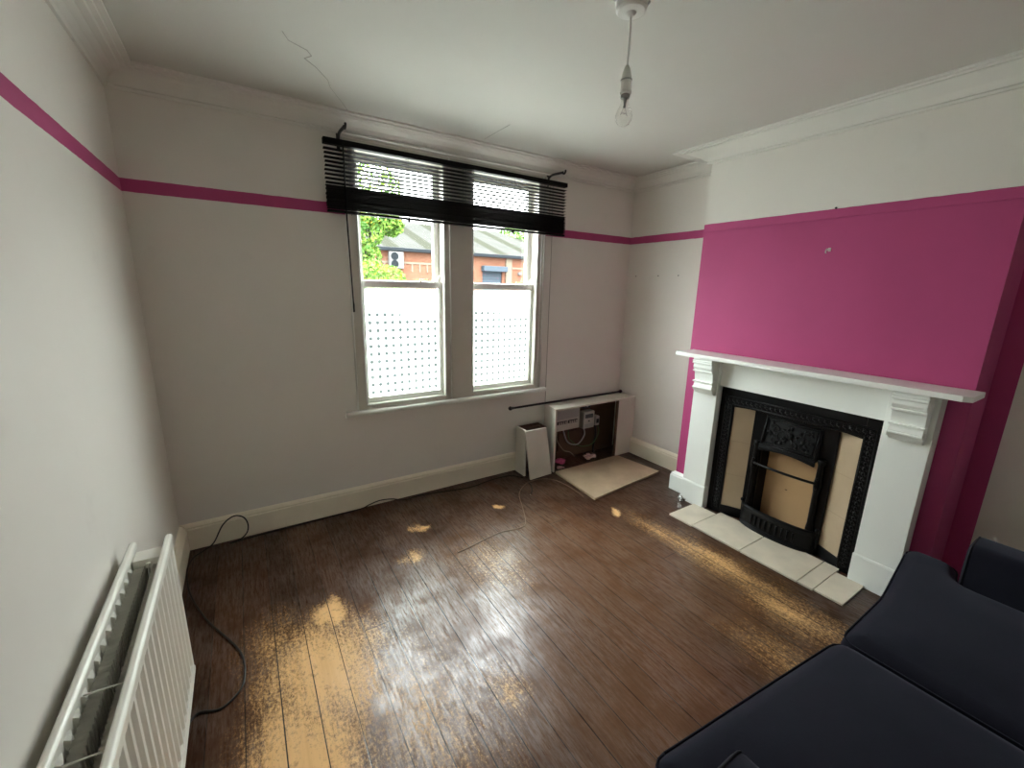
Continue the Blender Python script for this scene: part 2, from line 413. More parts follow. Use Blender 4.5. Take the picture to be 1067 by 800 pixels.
b = MB(); b.sweep(cornice_profile(.12), [(W, YR, -1, 0), (W, YN, -1, 0)]); structure(b.build('trim_7', M['cornice']), 'moulded cornice in the right alcove')

# skirting boards
SK = [(0, 0), (.022, 0), (.022, HB - .035), (.017, HB - .028), (.020, HB - .020), (.014, HB - .010), (.008, HB - .003), (0, HB)]
SKL = [(o * 1.6, z * .96) for o, z in SK]
b = MB(); b.sweep(SKL, [(0, YN, 1, 0), (0, 0, 1, -.6)]); structure(b.build('baseboard_left', M['skirt']), 'cream skirting board along the left wall')
b = MB(); b.sweep(SK, [(0, 0, 1.6, -1), (2.655, 0, 0, -1)]); structure(b.build('baseboard_far', M['skirt']), 'cream skirting board under the window')
SKR = [(o * 1.5, z * .95) for o, z in SK]
b = MB(); b.sweep(SKR, [(W, -.235, -1, 0), (W, YL + .001, -1, 0)]); structure(b.build('baseboard_right', M['skirt']), 'cream skirting board in the alcove')
b = MB(); b.sweep([(o * 1.4, z * .93) for o, z in SK], [(XB, -1.124, -1, 0), (XB, YL, -1, 1), (W - .034, YL, 0, 1)]); structure(b.build('baseboard_chimney', M['surround']), 'white skirting block left of the fire surround')
b = MB(); b.box(2.712, 2.717, -.003, 0, .58, 2.03); structure(b.build('trim_8', M['crack']), 'thin dark plaster joint right of the window')

# ceiling cracks (part of the ceiling)
for pts in ([(.70, -.80), (.73, -.74), (.80, -.70), (.83, -.66), (.80, -.62), (.86, -.56), (.93, -.46), (.95, -.38), (1.0, -.30), (1.04, -.22), (1.09, -.13)], [(1.975, -.16), (1.97, -.32), (1.968, -.50)]):
    b = MB(); b.tube([(x + random.uniform(-.006, .006), y, H - .0004) for x, y in pts], .0015 if len(pts) > 3 else .0020, 5)
    b.build('crack', M['crack'], ceil)

# ------------------------------------------------------------------ windows
b = MB()
b.box(1.065, OX0, -.012, .06, .735, 2.475); b.box(OX3, 2.635, -.012, .06, .735, 2.475); b.box(OX1, OX2, -.012, .13, .735, 2.475)
for xa, xb_ in ((OX0, OX1), (OX2, OX3)):
    b.box(xa, xb_, -.012, .13, OZ1, 2.475); b.box(xa, xb_, -.012, .03, .735, OZ0)
structure(b.build('trim_9', M['frame'], bevel=.003), 'painted window casing with a wide flat mullion')
b = MB()
for x in (1.069, 2.631, 2.604, 1.779): b.tube([(x, -.014, .74), (x, -.014, 2.475)], .0065, 8)
for xa, xb_ in ((OX0, OX1), (OX2, OX3)):
    for x in (xa - .003, xb_ + .003): b.tube([(x, -.013, OZ0 - .008), (x, -.013, OZ1)], .0065, 8)
    b.tube([(xa - .003, -.013, OZ0 - .003), (xb_ + .003, -.013, OZ0 - .003)], .0065, 8)
structure(b.build('trim_10', M['sash'], smooth=True), 'rounded beads on the window casing')
b = MB(); b.prism([(-.050, .722), (-.045, .735), (-.012, .738), (0, .738), (0, .700), (-.030, .700), (-.046, .706)], 'x', .985, 2.69)
structure(b.build('trim_11', M['sash'], bevel=.003), 'narrow window sill below both sashes')  # paler than the casing: light on the nosing is put into the colour
M['sill'] = M['frame']
wl = ['left sash window of the pair with a dotted film on its lower pane', 'right sash window of the pair with a dotted film on its lower pane']
for i, (xa, xb_) in enumerate(((OX0, OX1), (OX2, OX3))):
    w = bpy.data.objects.new(f'window_{i+1}', None); C.objects.link(w); w.location = (xa, .06, OZ0); structure(w, wl[i])
    # box lining, parting bead and outer stone sill
    b = MB()
    b.box(xa - .03, xa, .06, .14, OZ0 - .03, OZ1); b.box(xb_, xb_ + .03, .06, .14, OZ0 - .03, OZ1) if i == 0 or True else None
    b.box(xa, xa + .010, .073, .081, OZ0, OZ1); b.box(xb_ - .010, xb_, .073, .081, OZ0, OZ1)
    b.box(xa, xb_, .03, .16, OZ0 - .05, OZ0 - .002)
    b.build('window_frame', M['frame'], w, bevel=.002)
    # lower sash
    s0 = .028; b = MB()
    b.box(xa + .002, xa + s0, .030, .070, OZ0, 1.63); b.box(xb_ - s0, xb_ - .002, .030, .070, OZ0, 1.63)
    b.box(xa + s0, xb_ - s0, .030, .070, OZ0, .812); b.box(xa + s0, xb_ - s0, .030, .070, 1.585, 1.63)
    lo = b.build('lower_sash', M['sash'], w, bevel=.003)
    b = MB(); b.box(xa + s0, xb_ - s0, .049, .053, .812, 1.585); b.build('glass_pane', M['glass'], lo)
    b = MB(); g = .004; x0, x1, z0, z1 = 0, xb_ - xa - 2 * s0 - 2 * g, 0, .765; rr = .018
    poly = []
    for cx, cz, a0 in ((x1 - rr, rr, -90), (x1 - rr, z1 - rr, 0), (rr, z1 - rr, 90), (rr, rr, 180)):
        for k in range(5): a = R(a0 + 22.5 * k); poly.append((cx + rr * math.cos(a), cz + rr * math.sin(a)))
    b.bm.faces.new([b.bm.verts.new((x, 0, z)) for x, z in poly])
    f = b.build('privacy_film', M['film']); f.location = (xa + s0 + g, .0475, .815); attach(f, lo); f['label'] = 'white frosted film with a grid of clear dots'
    # upper sash with horns
    s1 = .040; b = MB()
    b.box(xa + .002, xa + s1, .082, .120, 1.59, OZ1); b.box(xb_ - s1, xb_ - .002, .082, .120, 1.59, OZ1)
    b.box(xa + s1, xb_ - s1, .082, .120, 1.59, 1.635); b.box(xa + s1, xb_ - s1, .082, .120, 2.375, OZ1)
    up = b.build('upper_sash', M['sash'], w, bevel=.003)
    b = MB(); b.box(xa + s1, xb_ - s1, .100, .104, 1.635, 2.375); b.build('glass_pane', M['glass'], up)
    b = MB(); xm = xb_ - .16
    b.lathe([(0, 0), (.012, 0), (.012, .006), (.006, .008), (.006, .016), (0, .016)], (xm, .05, 1.63)); b.box(xm - .006, xm + .055, .045, .055, 1.644, 1.650, rz=.15)
    b.build('sash_catch', M['brass'], lo, bevel=.001)
    b = MB(); xx = xb_ - .030
    b.tube(spl([(xx - .005, .045, 1.631), (xx + .003, .045, 1.645), (xx + .012, .045, 1.665), (xx + .024, .045, 1.672)]), .0075, 8); b.build('sash_handle', M['sash'], lo, smooth=True)

# ------------------------------------------------------------------ venetian blind
BX0, BX1, BY = .945, 2.775, -.085
bl = thing('venetian_blind', 'black venetian blind pulled up over the top of the window', 'blind', (1.86, BY, 2.02))
b = MB(); b.box(BX0, BX1, BY - .022, BY + .022, 2.402, 2.434); b.build('headrail', M['black'], bl, bevel=.003)
def slat(b, z, tilt=0, w=.035, x0=BX0, x1=BX1, bow=.003):
    n = 6; top = []; bot = []
    for k in range(n + 1):
        s = k / n - .5; y = s * w; h = bow * (1 - (2 * s) ** 2)
        yy = y * math.cos(tilt) - h * math.sin(tilt); zz = y * math.sin(tilt) + h * math.cos(tilt)
        top.append((BY + yy, z + zz + .0008)); bot.append((BY + yy, z + zz - .0008))
    b.prism(top + bot[::-1], 'x', x0, x1)
b = MB()
NS = 9
for k in range(NS): slat(b, 2.378 - k * .0232, tilt=R(-7), x0=BX0 + random.uniform(0, .006), x1=BX1 - random.uniform(0, .006))
b.build('slat_panel', M['black'], bl)
b = MB()
z = 2.176
while z > 2.045:
    slat(b, z, tilt=R(random.uniform(-3, 3)), x0=BX0 + random.uniform(0, .008), x1=BX1 - random.uniform(0, .008)); z -= .0030
b.build('stacked_slats', M['black'], bl)['kind'] = 'stuff'
b = MB(); b.prism([(BY - .018, 2.026), (BY + .018, 2.026), (BY + .018, 2.040), (BY - .018, 2.040)], 'x', BX0 + .002, BX1 - .002); b.build('bottom_rail', M['black'], bl, bevel=.004)
for x in (1.09, 1.45, 1.86, 2.27, 2.63):
    for dy in (-.019, .019): MB().tube([(x, BY + dy, 2.02), (x, BY + dy, 2.405)], .0012, 5).build('ladder_cord', M['black'], bl)
b = MB(); b.tube([(1.052, BY - .024, 2.408), (1.052, BY - .028, 2.35), (1.050, -.112, 2.0), (1.060, -.108, 1.44)], .0045, 8); b.lathe([(0, 0), (.006, .004), (.006, .05), (.0045, .06), (0, .06)], (1.060, -.108, 1.425), seg=10); b.build('tilt_wand', M['black'], bl, smooth=True)
for x in (1.45, 2.27):
    b = MB(); b.box(x - .008, x + .008, BY - .008, BY + .008, 2.012, 2.028); b.build('cord_toggle', M['black'], bl, bevel=.002)

# curtain brackets with a wire between them
def bracket(x, label):
    t = thing('curtain_bracket', label, 'bracket', (x, 0, 2.45), 'curtain pole brackets above the window')
    b = MB(); b.box(x - .010, x + .010, -.006, 0, 2.405, 2.505); b.build('wall_plate', M['blackmetal'], t, bevel=.002)
    b = MB(); b.tube(spl([(x, -.004, 2.432), (x, -.020, 2.470), (x, -.060, 2.484), (x, -.150, 2.480), (x, -.195, 2.476)], 6), .0090, 8); b.build('arm', M['blackmetal'], t, smooth=True)
    b = MB(); a = [(x, -.210 + .017 * math.cos(q), 2.482 + .017 * math.sin(q)) for q in [R(d) for d in range(-200, 25, 15)]]; b.tube(a, .0070, 8); b.build('cup', M['blackmetal'], t, smooth=True)
bracket(1.048, 'black curtain bracket at the top left corner of the blind')
bracket(2.648, 'black curtain bracket at the top right corner of the blind')
b = MB(); b.tube([(1.053, -.055, 2.487), (1.85, -.055, 2.484), (2.643, -.055, 2.487)], .0034, 6); tag(b.build('curtain_wire', M['wire']), 'thin pale curtain wire stretched above the black blind', 'wire')

# ------------------------------------------------------------------ meter cupboard
BXL, BXR, BYF, BZ = 2.655, W, -.235, .585
mc = thing('meter_cupboard', 'low white open-fronted meter cupboard in the corner beside the window', 'cupboard', (3.15, -.12, 0))
th = .018
b = MB(); b.hexa([Vector(q) for q in ((BXL, BYF, 0), (BXL + th, BYF, 0), (2.73, -.001, 0), (2.712, -.001, 0), (BXL, BYF, BZ), (BXL + th, BYF, BZ), (2.73, -.001, BZ - .012), (2.712, -.001, BZ - .012))]); b.build('side_panel', M['board'], mc, bevel=.0015)
b = MB(); b.hexa([Vector(q) for q in ((BXL, BYF, BZ - .016), (BXR - .002, BYF, BZ - .016), (BXR - .002, -.001, BZ - .028), (2.712, -.001, BZ - .028), (BXL, BYF, BZ), (BXR - .002, BYF, BZ), (BXR - .002, -.001, BZ - .010), (2.712, -.001, BZ - .010))]); b.build('top_panel', M['board'], mc, bevel=.0015)
b = MB(); b.box(3.432, BXR - .002, BYF, BYF + .018, 0, BZ - .016); b.build('face_panel', M['board'], mc, bevel=.0015)
b = MB(); b.box(3.412, 3.432, BYF + .001, BYF + .022, 0, BZ - .02); b.build('batten', M['boardinner'], mc, bevel=.0015)
b = MB(); b.box(2.735, BXR - .05, -.016, -.002, .0, BZ - .03); b.build('back_board', M['boardinner'], mc)
# contents
cu = thing('consumer_unit', 'grey-white fuse box in the top left of the meter cupboard', 'fuse box', (2.92, -.05, .31))
b = MB(); b.box(2.765, 3.07, -.085, -.017, .31, .525); b.build('casing', M['meterplastic'], cu, bevel=.006)
b = MB(); b.box(2.785, 3.055, -.090, -.084, .425, .505); b.build('cover', M['greyplastic'], cu, bevel=.003)
for x in (2.80, 2.93):
    b = MB(); b.box(x, x + .11, -.092, -.084, .375, .405); p_ = b.build('switch_row', M['darkplastic'], cu, bevel=.002)
    for k in range(4):
        b = MB(); b.box(x + .010 + k * .026, x + .024 + k * .026, -.099, -.091, .380, .398); b.build('switch', M['meterplastic'], p_, bevel=.001)
em = thing('electricity_meter', 'white electricity meter beside the fuse box in the meter cupboard', 'meter', (3.19, -.05, .28))
b = MB(); b.box(3.12, 3.26, -.090, -.017, .285, .455); b.build('casing', M['meterplastic'], em, bevel=.008)
b = MB(); b.box(3.14, 3.24, -.093, -.089, .39, .43); b.build('display', M['meterglass'], em, bevel=.002)
b = MB(); b.box(3.135, 3.245, -.094, -.089, .295, .335); b.build('terminal_cover', M['greyplastic'], em, bevel=.003)
b = MB(); b.lathe([(0, 0), (.008, 0), (.007, .006), (0, .007)], (3.19, -.090, .36), (0, -1, 0), 12); b.build('button', M['darkplastic'], em)
co = thing('cut_out_fuse', 'small pale cut-out fuse right of the electricity meter', 'fuse', (3.32, -.05, .27))
b = MB(); b.box(3.29, 3.345, -.075, -.017, .29, .385); b.build('casing', M['meterplastic'], co, bevel=.006)
b = MB(); b.box(3.303, 3.332, -.082, -.074, .315, .36); b.build('carrier', M['darkplastic'], co, bevel=.003)
jb = thing('junction_box', 'small dark junction box at the top right inside the meter cupboard', 'junction box', (3.2, -.04, .48))
b = MB(); b.box(3.14, 3.23, -.06, -.017, .478, .535); b.build('casing', M['darkplastic'], jb, bevel=.005)
b = MB(); b.lathe([(0, 0), (.012, 0), (.012, .004), (0, .004)], (3.185, -.060, .505), (0, -1, 0), 12); b.build('lid', M['greyplastic'], jb)
cabs = [('grey cable looping down below the electricity meter', M['greyplastic'], [(3.16, -.05, .287), (3.15, -.08, .22), (3.05, -.10, .15), (2.95, -.07, .18), (2.90, -.05, .312)], .007),
        ('black cable dropping from the cut-out fuse to the cupboard floor', M['cable'], [(3.315, -.045, .292), (3.31, -.07, .2), (3.27, -.09, .1), (3.30, -.06, .008)], .010),
        ('green earth wire curving from the cut-out fuse to the fuse box', M['green'], [(3.335, -.055, .295), (3.33, -.09, .22), (3.24, -.11, .13), (3.10, -.10, .12), (2.98, -.06, .20), (2.97, -.05, .312)], .0045),
        ('thin brown wire hanging under the fuse box in the meter cupboard', M['paleCable'], [(2.83, -.05, .312), (2.82, -.07, .22), (2.88, -.10, .12), (2.97, -.09, .08), (3.06, -.06, .006)], .0045)]
for lb, m_, pts, r_ in cabs: tag(MB().tube(spl(pts), r_, 8).build('electric_cable', m_, smooth=True), lb, 'cable', 'cables in the meter cupboard')
b = MB(); b.box(2.86, 3.12, -.045, -.018, .09, .27); tag(b.build('backing_board', M['boardinner'], bevel=.003), 'brown wooden mounting board below the fuse box', 'board')
def petals(cx, cy, z, r, n, m, name, label, group):
    b = MB(); rnd = random.Random(int(cx * 1000))
    for k in range(n):
        a = rnd.uniform(0, 6.28); q = r * math.sqrt(rnd.random()) * .8
        b.ball((cx + q * math.cos(a), cy + q * math.sin(a) * .6, z + rnd.uniform(.2, 1) * r * .5), r * .34, (1, .8, .42), 1)
    b.ball((cx, cy, z + r * .22), r * .55, (1.1, .8, .4), 2)
    return tag(b.build(name, m, smooth=True), label, 'flower', group)
petals(2.840, -.105, 0.0, .068, 22, M['rosepink'], 'fabric_flower', 'bright pink fabric flower on the cupboard floor', None)
petals(2.765, -.205, 0.0, .042, 14, M['paleflower'], 'fabric_flower', 'pale fabric flower in front of the bright pink one', None)
petals(3.17, -.15, 0.0, .072, 22, M['paleflower'], 'fabric_flower', 'pale pink fabric flower at the middle of the cupboard opening', None)
# removed door lying on the floor
q = [(2.662, -.262), (3.433, -.262), (3.49, -.722), (2.625, -.805)]
b = MB(); b.hexa([Vector((x, y, .001)) for x, y in (q[3], q[2], q[1], q[0])] + [Vector((x, y, .019)) for x, y in (q[3], q[2], q[1], q[0])])
tag(b.build('cupboard_door', M['chip'], bevel=.0015), 'grubby beige panel lying flat on the floor before the meter cupboard', 'panel')
# curtain pole lying on the cupboard
cp = thing('curtain_pole', 'black curtain pole with ball ends lying on top of the meter cupboard', 'curtain pole', (3.0, -.055, BZ))
zp = BZ + .0115
b = MB(); b.tube([(2.335, -.055, zp), (3.60, -.055, zp)], .0095, 12); b.build('rod', M['blackmetal'], cp, smooth=True)
for x, d in ((2.335, -1), (3.60, 1)):
    b = MB(); b.lathe([(0, 0), (.012, 0), (.012, .010), (.009, .014), (.015, .020), (.019, .030), (.015, .042), (.007, .048), (0, .049)], (x, -.055, zp + .001), (d, 0, 0), 16); b.build('finial', M['blackmetal'], cp, smooth=True)
# boxing pieces leaning by the cupboard
bx = thing('pipe_boxing', 'white boxed-in timber casing standing against the skirting left of the cupboard', 'casing', (2.48, -.1, 0))
b = MB(); b.box(2.385, 2.403, -.172, -.03, 0, .418); b.build('side_board', M['board'], bx, bevel=.0015)
b = MB(); b.box(2.403, 2.62, -.046, -.030, 0, .418); b.build('back_panel', M['boardinner'], bx, bevel=.0015)
b = MB(); b.box(2.602, 2.620, -.16, -.046, 0, .418); b.build('end_board', M['boardinner'], bx, bevel=.0015)
b = MB(); b.box(2.403, 2.602, -.10, -.046, .385, .412); b.build('cross_batten', M['boardinner'], bx, bevel=.0015)
y0, y1, zt = -.262, -.194, .418
b = MB(); nn = Vector((0, zt, y0 - y1)).normalized() * .016
v = [Vector((2.392, y0, .0)), Vector((2.632, y0 + .015, 0)), Vector((2.595, y1, zt)), Vector((2.372, y1, zt))]
dn = Vector((0, -.016, -.003))
b.hexa([v[0], v[1], v[1] + Vector((0, .016, .003)), v[0] + Vector((0, .016, .003)), v[3], v[2], v[2] + Vector((0, .016, .003)), v[3] + Vector((0, .016, .003))])
tag(b.build('leaning_board', M['board'], bevel=.0015), 'plain white board leaning in front of the boxed timber casing', 'board')

# ------------------------------------------------------------------ fire surround
XL = 3.246                     # leg face
LEGS = ((-1.3085, -1.124), (-2.436, -2.2405))
fs = thing('fire_surround', 'white painted wooden fire surround with mantel shelf and scroll brackets', 'fireplace surround', (XB - .05, YC, 0))
b = MB(); b.prism([(3.136, -1.020), (3.128, -1.030), (3.128, -2.520), (3.150, -2.552), (XB - .001, -2.552), (XB - .001, -1.0145), (3.136, -1.0145)], 'z', 1.146, 1.174); b.build('mantel_shelf', M['surround'], fs, bevel=.004)
b = MB(); b.box(3.272, XB - .001, LEGS[1][1], LEGS[0][0], .955, 1.146); b.build('frieze', M['surround'], fs, bevel=.002)
for i, (ya, yb) in enumerate(LEGS):
    b = MB(); b.box(XL, XB - .001, ya, yb, .172, 1.146); lg = b.build('pilaster', M['surround'], fs, bevel=.002)
    b = MB(); b.box(XL - .006, XB - .001, ya - .004, yb + .004, 0.0, .172); b.prism([(XL - .008, .166), (XL + .001, .166), (XL + .001, .180), (XL - .004, .178)], 'y', ya - .004, yb + .004); b.build('plinth', M['surround'], lg, bevel=.002)
    c0, c1 = ((-1.314, -1.162) if i == 0 else (-2.412, -2.278)); 
    if i == 0: c0, c1 = -1.300, -1.158
    side = [(XL, 1.146), (3.150, 1.146), (3.150, 1.108), (3.158, 1.104), (3.155, 1.082), (3.160, 1.070), (3.172, 1.060), (3.172, 1.046), (3.180, 1.040), (3.183, 1.020), (3.190, .985), (3.190, .972),
            (3.186, .955), (3.180, .940), (3.182, .925), (3.190, .915), (3.192, .908), (3.200, .905), (3.202, .898), (3.211, .894), (3.215, .886), (3.225, .884), (XL, .882)]
    b = MB(); b.prism(side, 'y', c0, c1); sb = b.build('scroll_bracket', M['surround'], fs, bevel=.0015)
    for xf, zf in ((3.1485, 1.126), (3.1495, 1.112), (3.164, 1.053), (3.176, .975), (3.178, .930)):
        b = MB(); b.box(xf - .004, xf + .030, c0 - .004, c1 + .004, zf - .005, zf + .005); b.build('bracket_moulding', M['surround'], sb, bevel=.002)
    for yy, d in ((c0, -1), (c1, 1)):
        for xx, zz, rr in ((3.207, .925, .024), (3.200, 1.088, .034)):
            b = MB(); b.lathe([(0, 0), (rr, 0), (rr, .004), (rr * .6, .007), (0, .007)], (xx, yy, zz), (0, d, 0), 18); b.build('scroll_rosette', M['surround'], sb, smooth=False)

# cast iron insert
ci = thing('cast_iron_fireplace', 'black cast iron fireplace insert with beige tile panels inside the white surround', 'fireplace', (3.3, YC, 0))
XI, XD = 3.302, 3.362
yo, yi, yh = .370, .246, .168
zt0, zt1 = .072, .832
b = MB()
b.box(XI - .006, XB + .01, FY0, YC - yo - .004, .0, .952); b.box(XI - .006, XB + .01, YC + yo + .004, FY1, .0, .952)
b.box(XI - .006, XB + .01, YC - yo - .004, YC + yo + .004, zt1, .952)
for s in (-1, 1):
    b.box(XI - .004, XB + .03, YC + s * yo, YC + s * (yo + .006), 0, zt1)
    # rails above and below the splayed tiles
    for z0, z1 in ((0.0, zt0), (zt1 - .012, zt1 + .002)):
        pts = [(XI - .004, YC + s * (yo + .004)), (XD - .006, YC + s * yi), (XD + .03, YC + s * yi), (XI + .05, YC + s * (yo + .004))]
        b.prism(pts if s > 0 else pts[::-1], 'z', z0, z1)
    b.box(XD - .016, XD + .05, YC + s * yi, YC + s * yh, 0, zt1)
b.box(XD - .01, XD + .05, YC - yh, YC + yh, .60, zt1)
fr_ = b.build('cast_frame', M['iron'], ci, bevel=.003)
for s in (-1, 1):
    b = MB(); pts = [(XI + .004, YC + s * (yo - .001)), (XD + .002, YC + s * (yi + .001)), (XD + .012, YC + s * (yi + .001)), (XI + .014, YC + s * (yo - .001))]
    b.prism(pts if s > 0 else pts[::-1], 'z', zt0, zt1 - .012); tp = b.build('tile_panel', M['tile'], ci)
# cast border ornament
b = MB(); rnd = random.Random(3)
def orn(y, z, vert):
    b.ball((XI - .007, y, z), .011, (.55, .8 if vert else 1.25, 1.25 if vert else .8), 1)
    for k in range(2):
        o = .013 * (1 if k else -1); b.ball((XI - .007, y + (o if vert else o * .5), z + (o * .5 if vert else o * .8)), .006, (.6, 1, 1), 1)
n = 27
for k in range(n): orn(YC - .405 + .81 * k / (n - 1), .868, False)
for s in (-1, 1):
    for k in range(27): orn(YC + s * .405, .05 + .79 * k / 26, True)
for pts in ([(-.43, .895), (.43, .895)],): b.tube([(XI - .006, YC + pts[0][0], pts[0][1]), (XI - .006, YC + pts[1][0], pts[1][1])], .004, 6)
for s in (-1, 1):
    b.tube([(XI - .006, YC + s * .43, .02), (XI - .006, YC + s * .43, .895)], .004, 6)
    b.tube([(XI - .006, YC + s * .381, .02), (XI - .006, YC + s * .381, .842)], .0035, 6)
b.tube([(XI - .006, YC - .381, .842), (XI - .006, YC + .381, .842)], .0035, 6)
b.build('border_ornament', M['iron'], ci, smooth=True)
# hood with relief panel
b = MB()
def HX(z): return 3.350 - (0.81 - z) * .25     # leans out towards the bottom
b.hexa([Vector(q) for q in ((HX(.60), YC - yh, .60), (HX(.60), YC + yh, .60), (XD + .02, YC + yh, .60), (XD + .02, YC - yh, .60), (HX(.815), YC - yh, .815), (HX(.815), YC + yh, .815), (XD + .02, YC + yh, .815), (XD + .02, YC - yh, .815))])
arch = [(YC - yh, .602)] + [(YC - yh + 2 * yh * k / 10, .572 + .022 * math.sin(math.pi * k / 10)) for k in range(11)] + [(YC + yh, .602)]
b.prism([(y, z) for y, z in arch], 'x', HX(.6) - .004, HX(.6) + .012)
hd = b.build('hood', M['iron'], ci, bevel=.003)
b = MB()
def hp(y, z, o=.004): return (HX(z) - o, YC + y, z)
for a, c in (((-.155, .625), (.155, .625)), ((-.155, .80), (.155, .80)), ((-.155, .625), (-.155, .80)), ((.155, .625), (.155, .80))): b.tube([hp(*a), hp(*c)], .005, 6)
for a, c in (((-.142, .638), (.142, .638)), ((-.142, .787), (.142, .787)), ((-.142, .638), (-.142, .787)), ((.142, .638), (.142, .787))): b.tube([hp(*a), hp(*c)], .0025, 6)
for s in (-1, 1):
    for cy, cz, r0, a0 in ((.05, .71, .040, 200), (.095, .735, .032, 20), (.09, .675, .028, 100), (.03, .67, .020, 300), (.12, .70, .018, 0)):
        pts = []
        for k in range(16):
            a = R(a0 + k * 26); r = r0 * (1 - k / 20); pts.append(hp(s * (cy + r * math.cos(a)), cz + r * math.sin(a)))
        b.tube(pts, [.0045 - .0002 * k for k in range(16)], 6)
    for k in range(16):
        b.ball(hp(s * rnd.uniform(.01, .13), rnd.uniform(.65, .775)), .009, (.5, rnd.uniform(.6, 1.5), rnd.uniform(.6, 1.3)), 1)
b.ball(hp(0, .715), .020, (.5, 1, 1.2), 2); b.ball(hp(0, .76), .012, (.5, .8, 1.4), 1)
b.build('relief_ornament', M['iron'], hd, smooth=True)
# columns either side of the grate
for s in (-1, 1):
    b = MB(); yy = YC + s * .192
    b.lathe([(0, .0), (.030, .0), (.030, .03), (.022, .045), (.019, .10), (.022, .16), (.017, .20), (.015, .40), (.019, .42), (.023, .46), (.018, .50), (.016, .58), (.022, .60), (.022, .62), (0, .625)], (3.332, yy, .002), seg=14)
    b.ball((3.312, yy, .50), .008); b.ball((3.308, yy, .44), .008)
    b.build('column', M['iron'], ci, smooth=True)
# bowed ash-pan cover and upper bar
def bow(a, depth=.092, base=3.350, half=.235): return (base - depth * math.cos(a) ** .8, YC + half * math.sin(a))
A = [R(-88 + 176 * k / 28) for k in range(29)]
b = MB()
def strip(z0, z1, d0, d1, t=.014):
    rings = []
    for a in A:
        x0, y0 = bow(a, d0); x1, y1 = bow(a, d1); rings.append([b.bm.verts.new(q) for q in ((x0, y0, z0), (x1, y1, z1), (x1 + t, y1, z1), (x0 + t, y0, z0))])
    for P, Q in zip(rings, rings[1:]):
        for k in range(4): b.bm.faces.new((P[k], P[(k + 1) % 4], Q[(k + 1) % 4], Q[k]))
    b.bm.faces.new(rings[0][::-1]); b.bm.faces.new(rings[-1])
strip(.002, .022, .100, .100); strip(.022, .034, .100, .080); strip(.034, .125, .078, .074); strip(.125, .150, .086, .092); strip(.150, .158, .092, .080)
ap = b.build('ash_pan_cover', M['iron'], ci, bevel=.002)
b = MB()
for k in range(-4, 5):
    x, y = bow(R(k * 8.5), .081); b.tube([(x, y, .045), (x, y, .112)], .0055, 8)
b.build('cover_bar', M['iron'], ap, smooth=True)
for s in (-1, 1): MB().ball((3.338, YC + s * .236, .166), .014).build('cover_knob', M['iron'], ap, smooth=True)
b = MB(); b.tube([(3.325 - .040 * math.cos(R(q)), YC + .192 * math.sin(R(q)), .468 + .006 * math.cos(R(q))) for q in range(-90, 91, 9)], .0085, 8); b.build('grate_bar', M['iron'], ci, smooth=True)
b = MB()
b.box(3.4255, 3.4335, YC - .19, YC + .19, .02, .64)
nk = MB(); nk.ball((3.4250, -1.775, .315), .006, (.15, 1.4, .6)); 
cbd = tag(b.build('hardboard_sheet', M['cardboard']), 'tan hardboard sheet blocking the fireplace opening', 'board')
nk = nk.build('nick', M['boardinner'], cbd)
# inner firebox cheeks
b = MB()
for s in (-1, 1):
    pts = [(XD, YC + s * yh), (3.424, YC + s * .150), (3.424, YC + s * .20), (XD, YC + s * .20)]
    b.prism(pts if s > 0 else pts[::-1], 'z', 0, .60)
b.build('firebox_cheek', M['iron'], ci)

# hearth
b = MB()
for (xa, xb_, ya, yb, dx) in ((2.948, 3.246, -1.425, -1.245, 0), (2.957, 3.30, -1.762, -1.428, 0), (2.957, 3.30, -2.096, -1.768, 0), (2.958, 3.30, -2.178, -2.101, 0), (2.966, 3.246, -2.318, -2.181, 0)):
    b.box(xa, xb_, ya, yb, .001, .013)
tag(b.build('hearth_slab', M['hearth'], bevel=.0015), 'cream stone tiled hearth in front of the cast iron fireplace', 'hearth')
# gas tap stub on the plinth
gt = thing('gas_tap', 'small chrome gas tap at the foot of the left plinth', 'tap', (3.21, -1.13, 0))
b = MB(); b.lathe([(0, 0), (.012, 0), (.012, .004), (.006, .006), (.006, .036), (0, .036)], (3.214, -1.152, .0), seg=12); b.build('pipe', M['chrome'], gt, smooth=True)
b = MB(); b.tube([(3.214, -1.185, .026), (3.214, -1.125, .026)], .009, 10); b.build('valve_body', M['chrome'], gt, smooth=True)
b = MB(); b.box(3.196, 3.204, -1.168, -1.136, .018, .052); b.build('lever', M['chrome'], gt, bevel=.002)

# marks on the chimney breast and alcove wall
b = MB(); b.lathe([(0, 0), (.006, 0), (.006, .004), (0, .005)], (XB, -1.793, 1.858), (-1, 0, 0), 10); b.tube(spl([(XB - .004, -1.793, 1.860), (XB - .012, -1.793, 1.852), (XB - .014, -1.793, 1.842), (XB - .008, -1.793, 1.838)], 4), .0035, 6); b.box(XB - .006, XB, -1.812, -1.800, 1.846, 1.866)
tag(b.build('wall_hook', M['plastic']), 'tiny white hook on the pink chimney breast above the mantel', 'hook')
b = MB(); b.lathe([(0, 0), (.006, 0), (.005, .006), (0, .008)], (XB - .004, -1.802, 2.082), (-1, 0, 0), 8); tag(b.build('picture_nail', M['darkplastic']), 'dark nail at the top edge of the pink paint', 'nail')
for y, d in ((-.105, 'first wall nail from the corner, in the white alcove'), (-.363, 'middle of three wall nails in the white alcove'), (-.575, 'wall nail nearest the chimney breast in the white alcove')):
    b = MB(); b.lathe([(0, 0), (.005, 0), (.004, .006), (0, .007)], (W, y, 1.737), (-1, 0, 0), 8); tag(b.build('wall_nail', M['darkplastic']), d, 'nail', 'nails in the alcove wall')

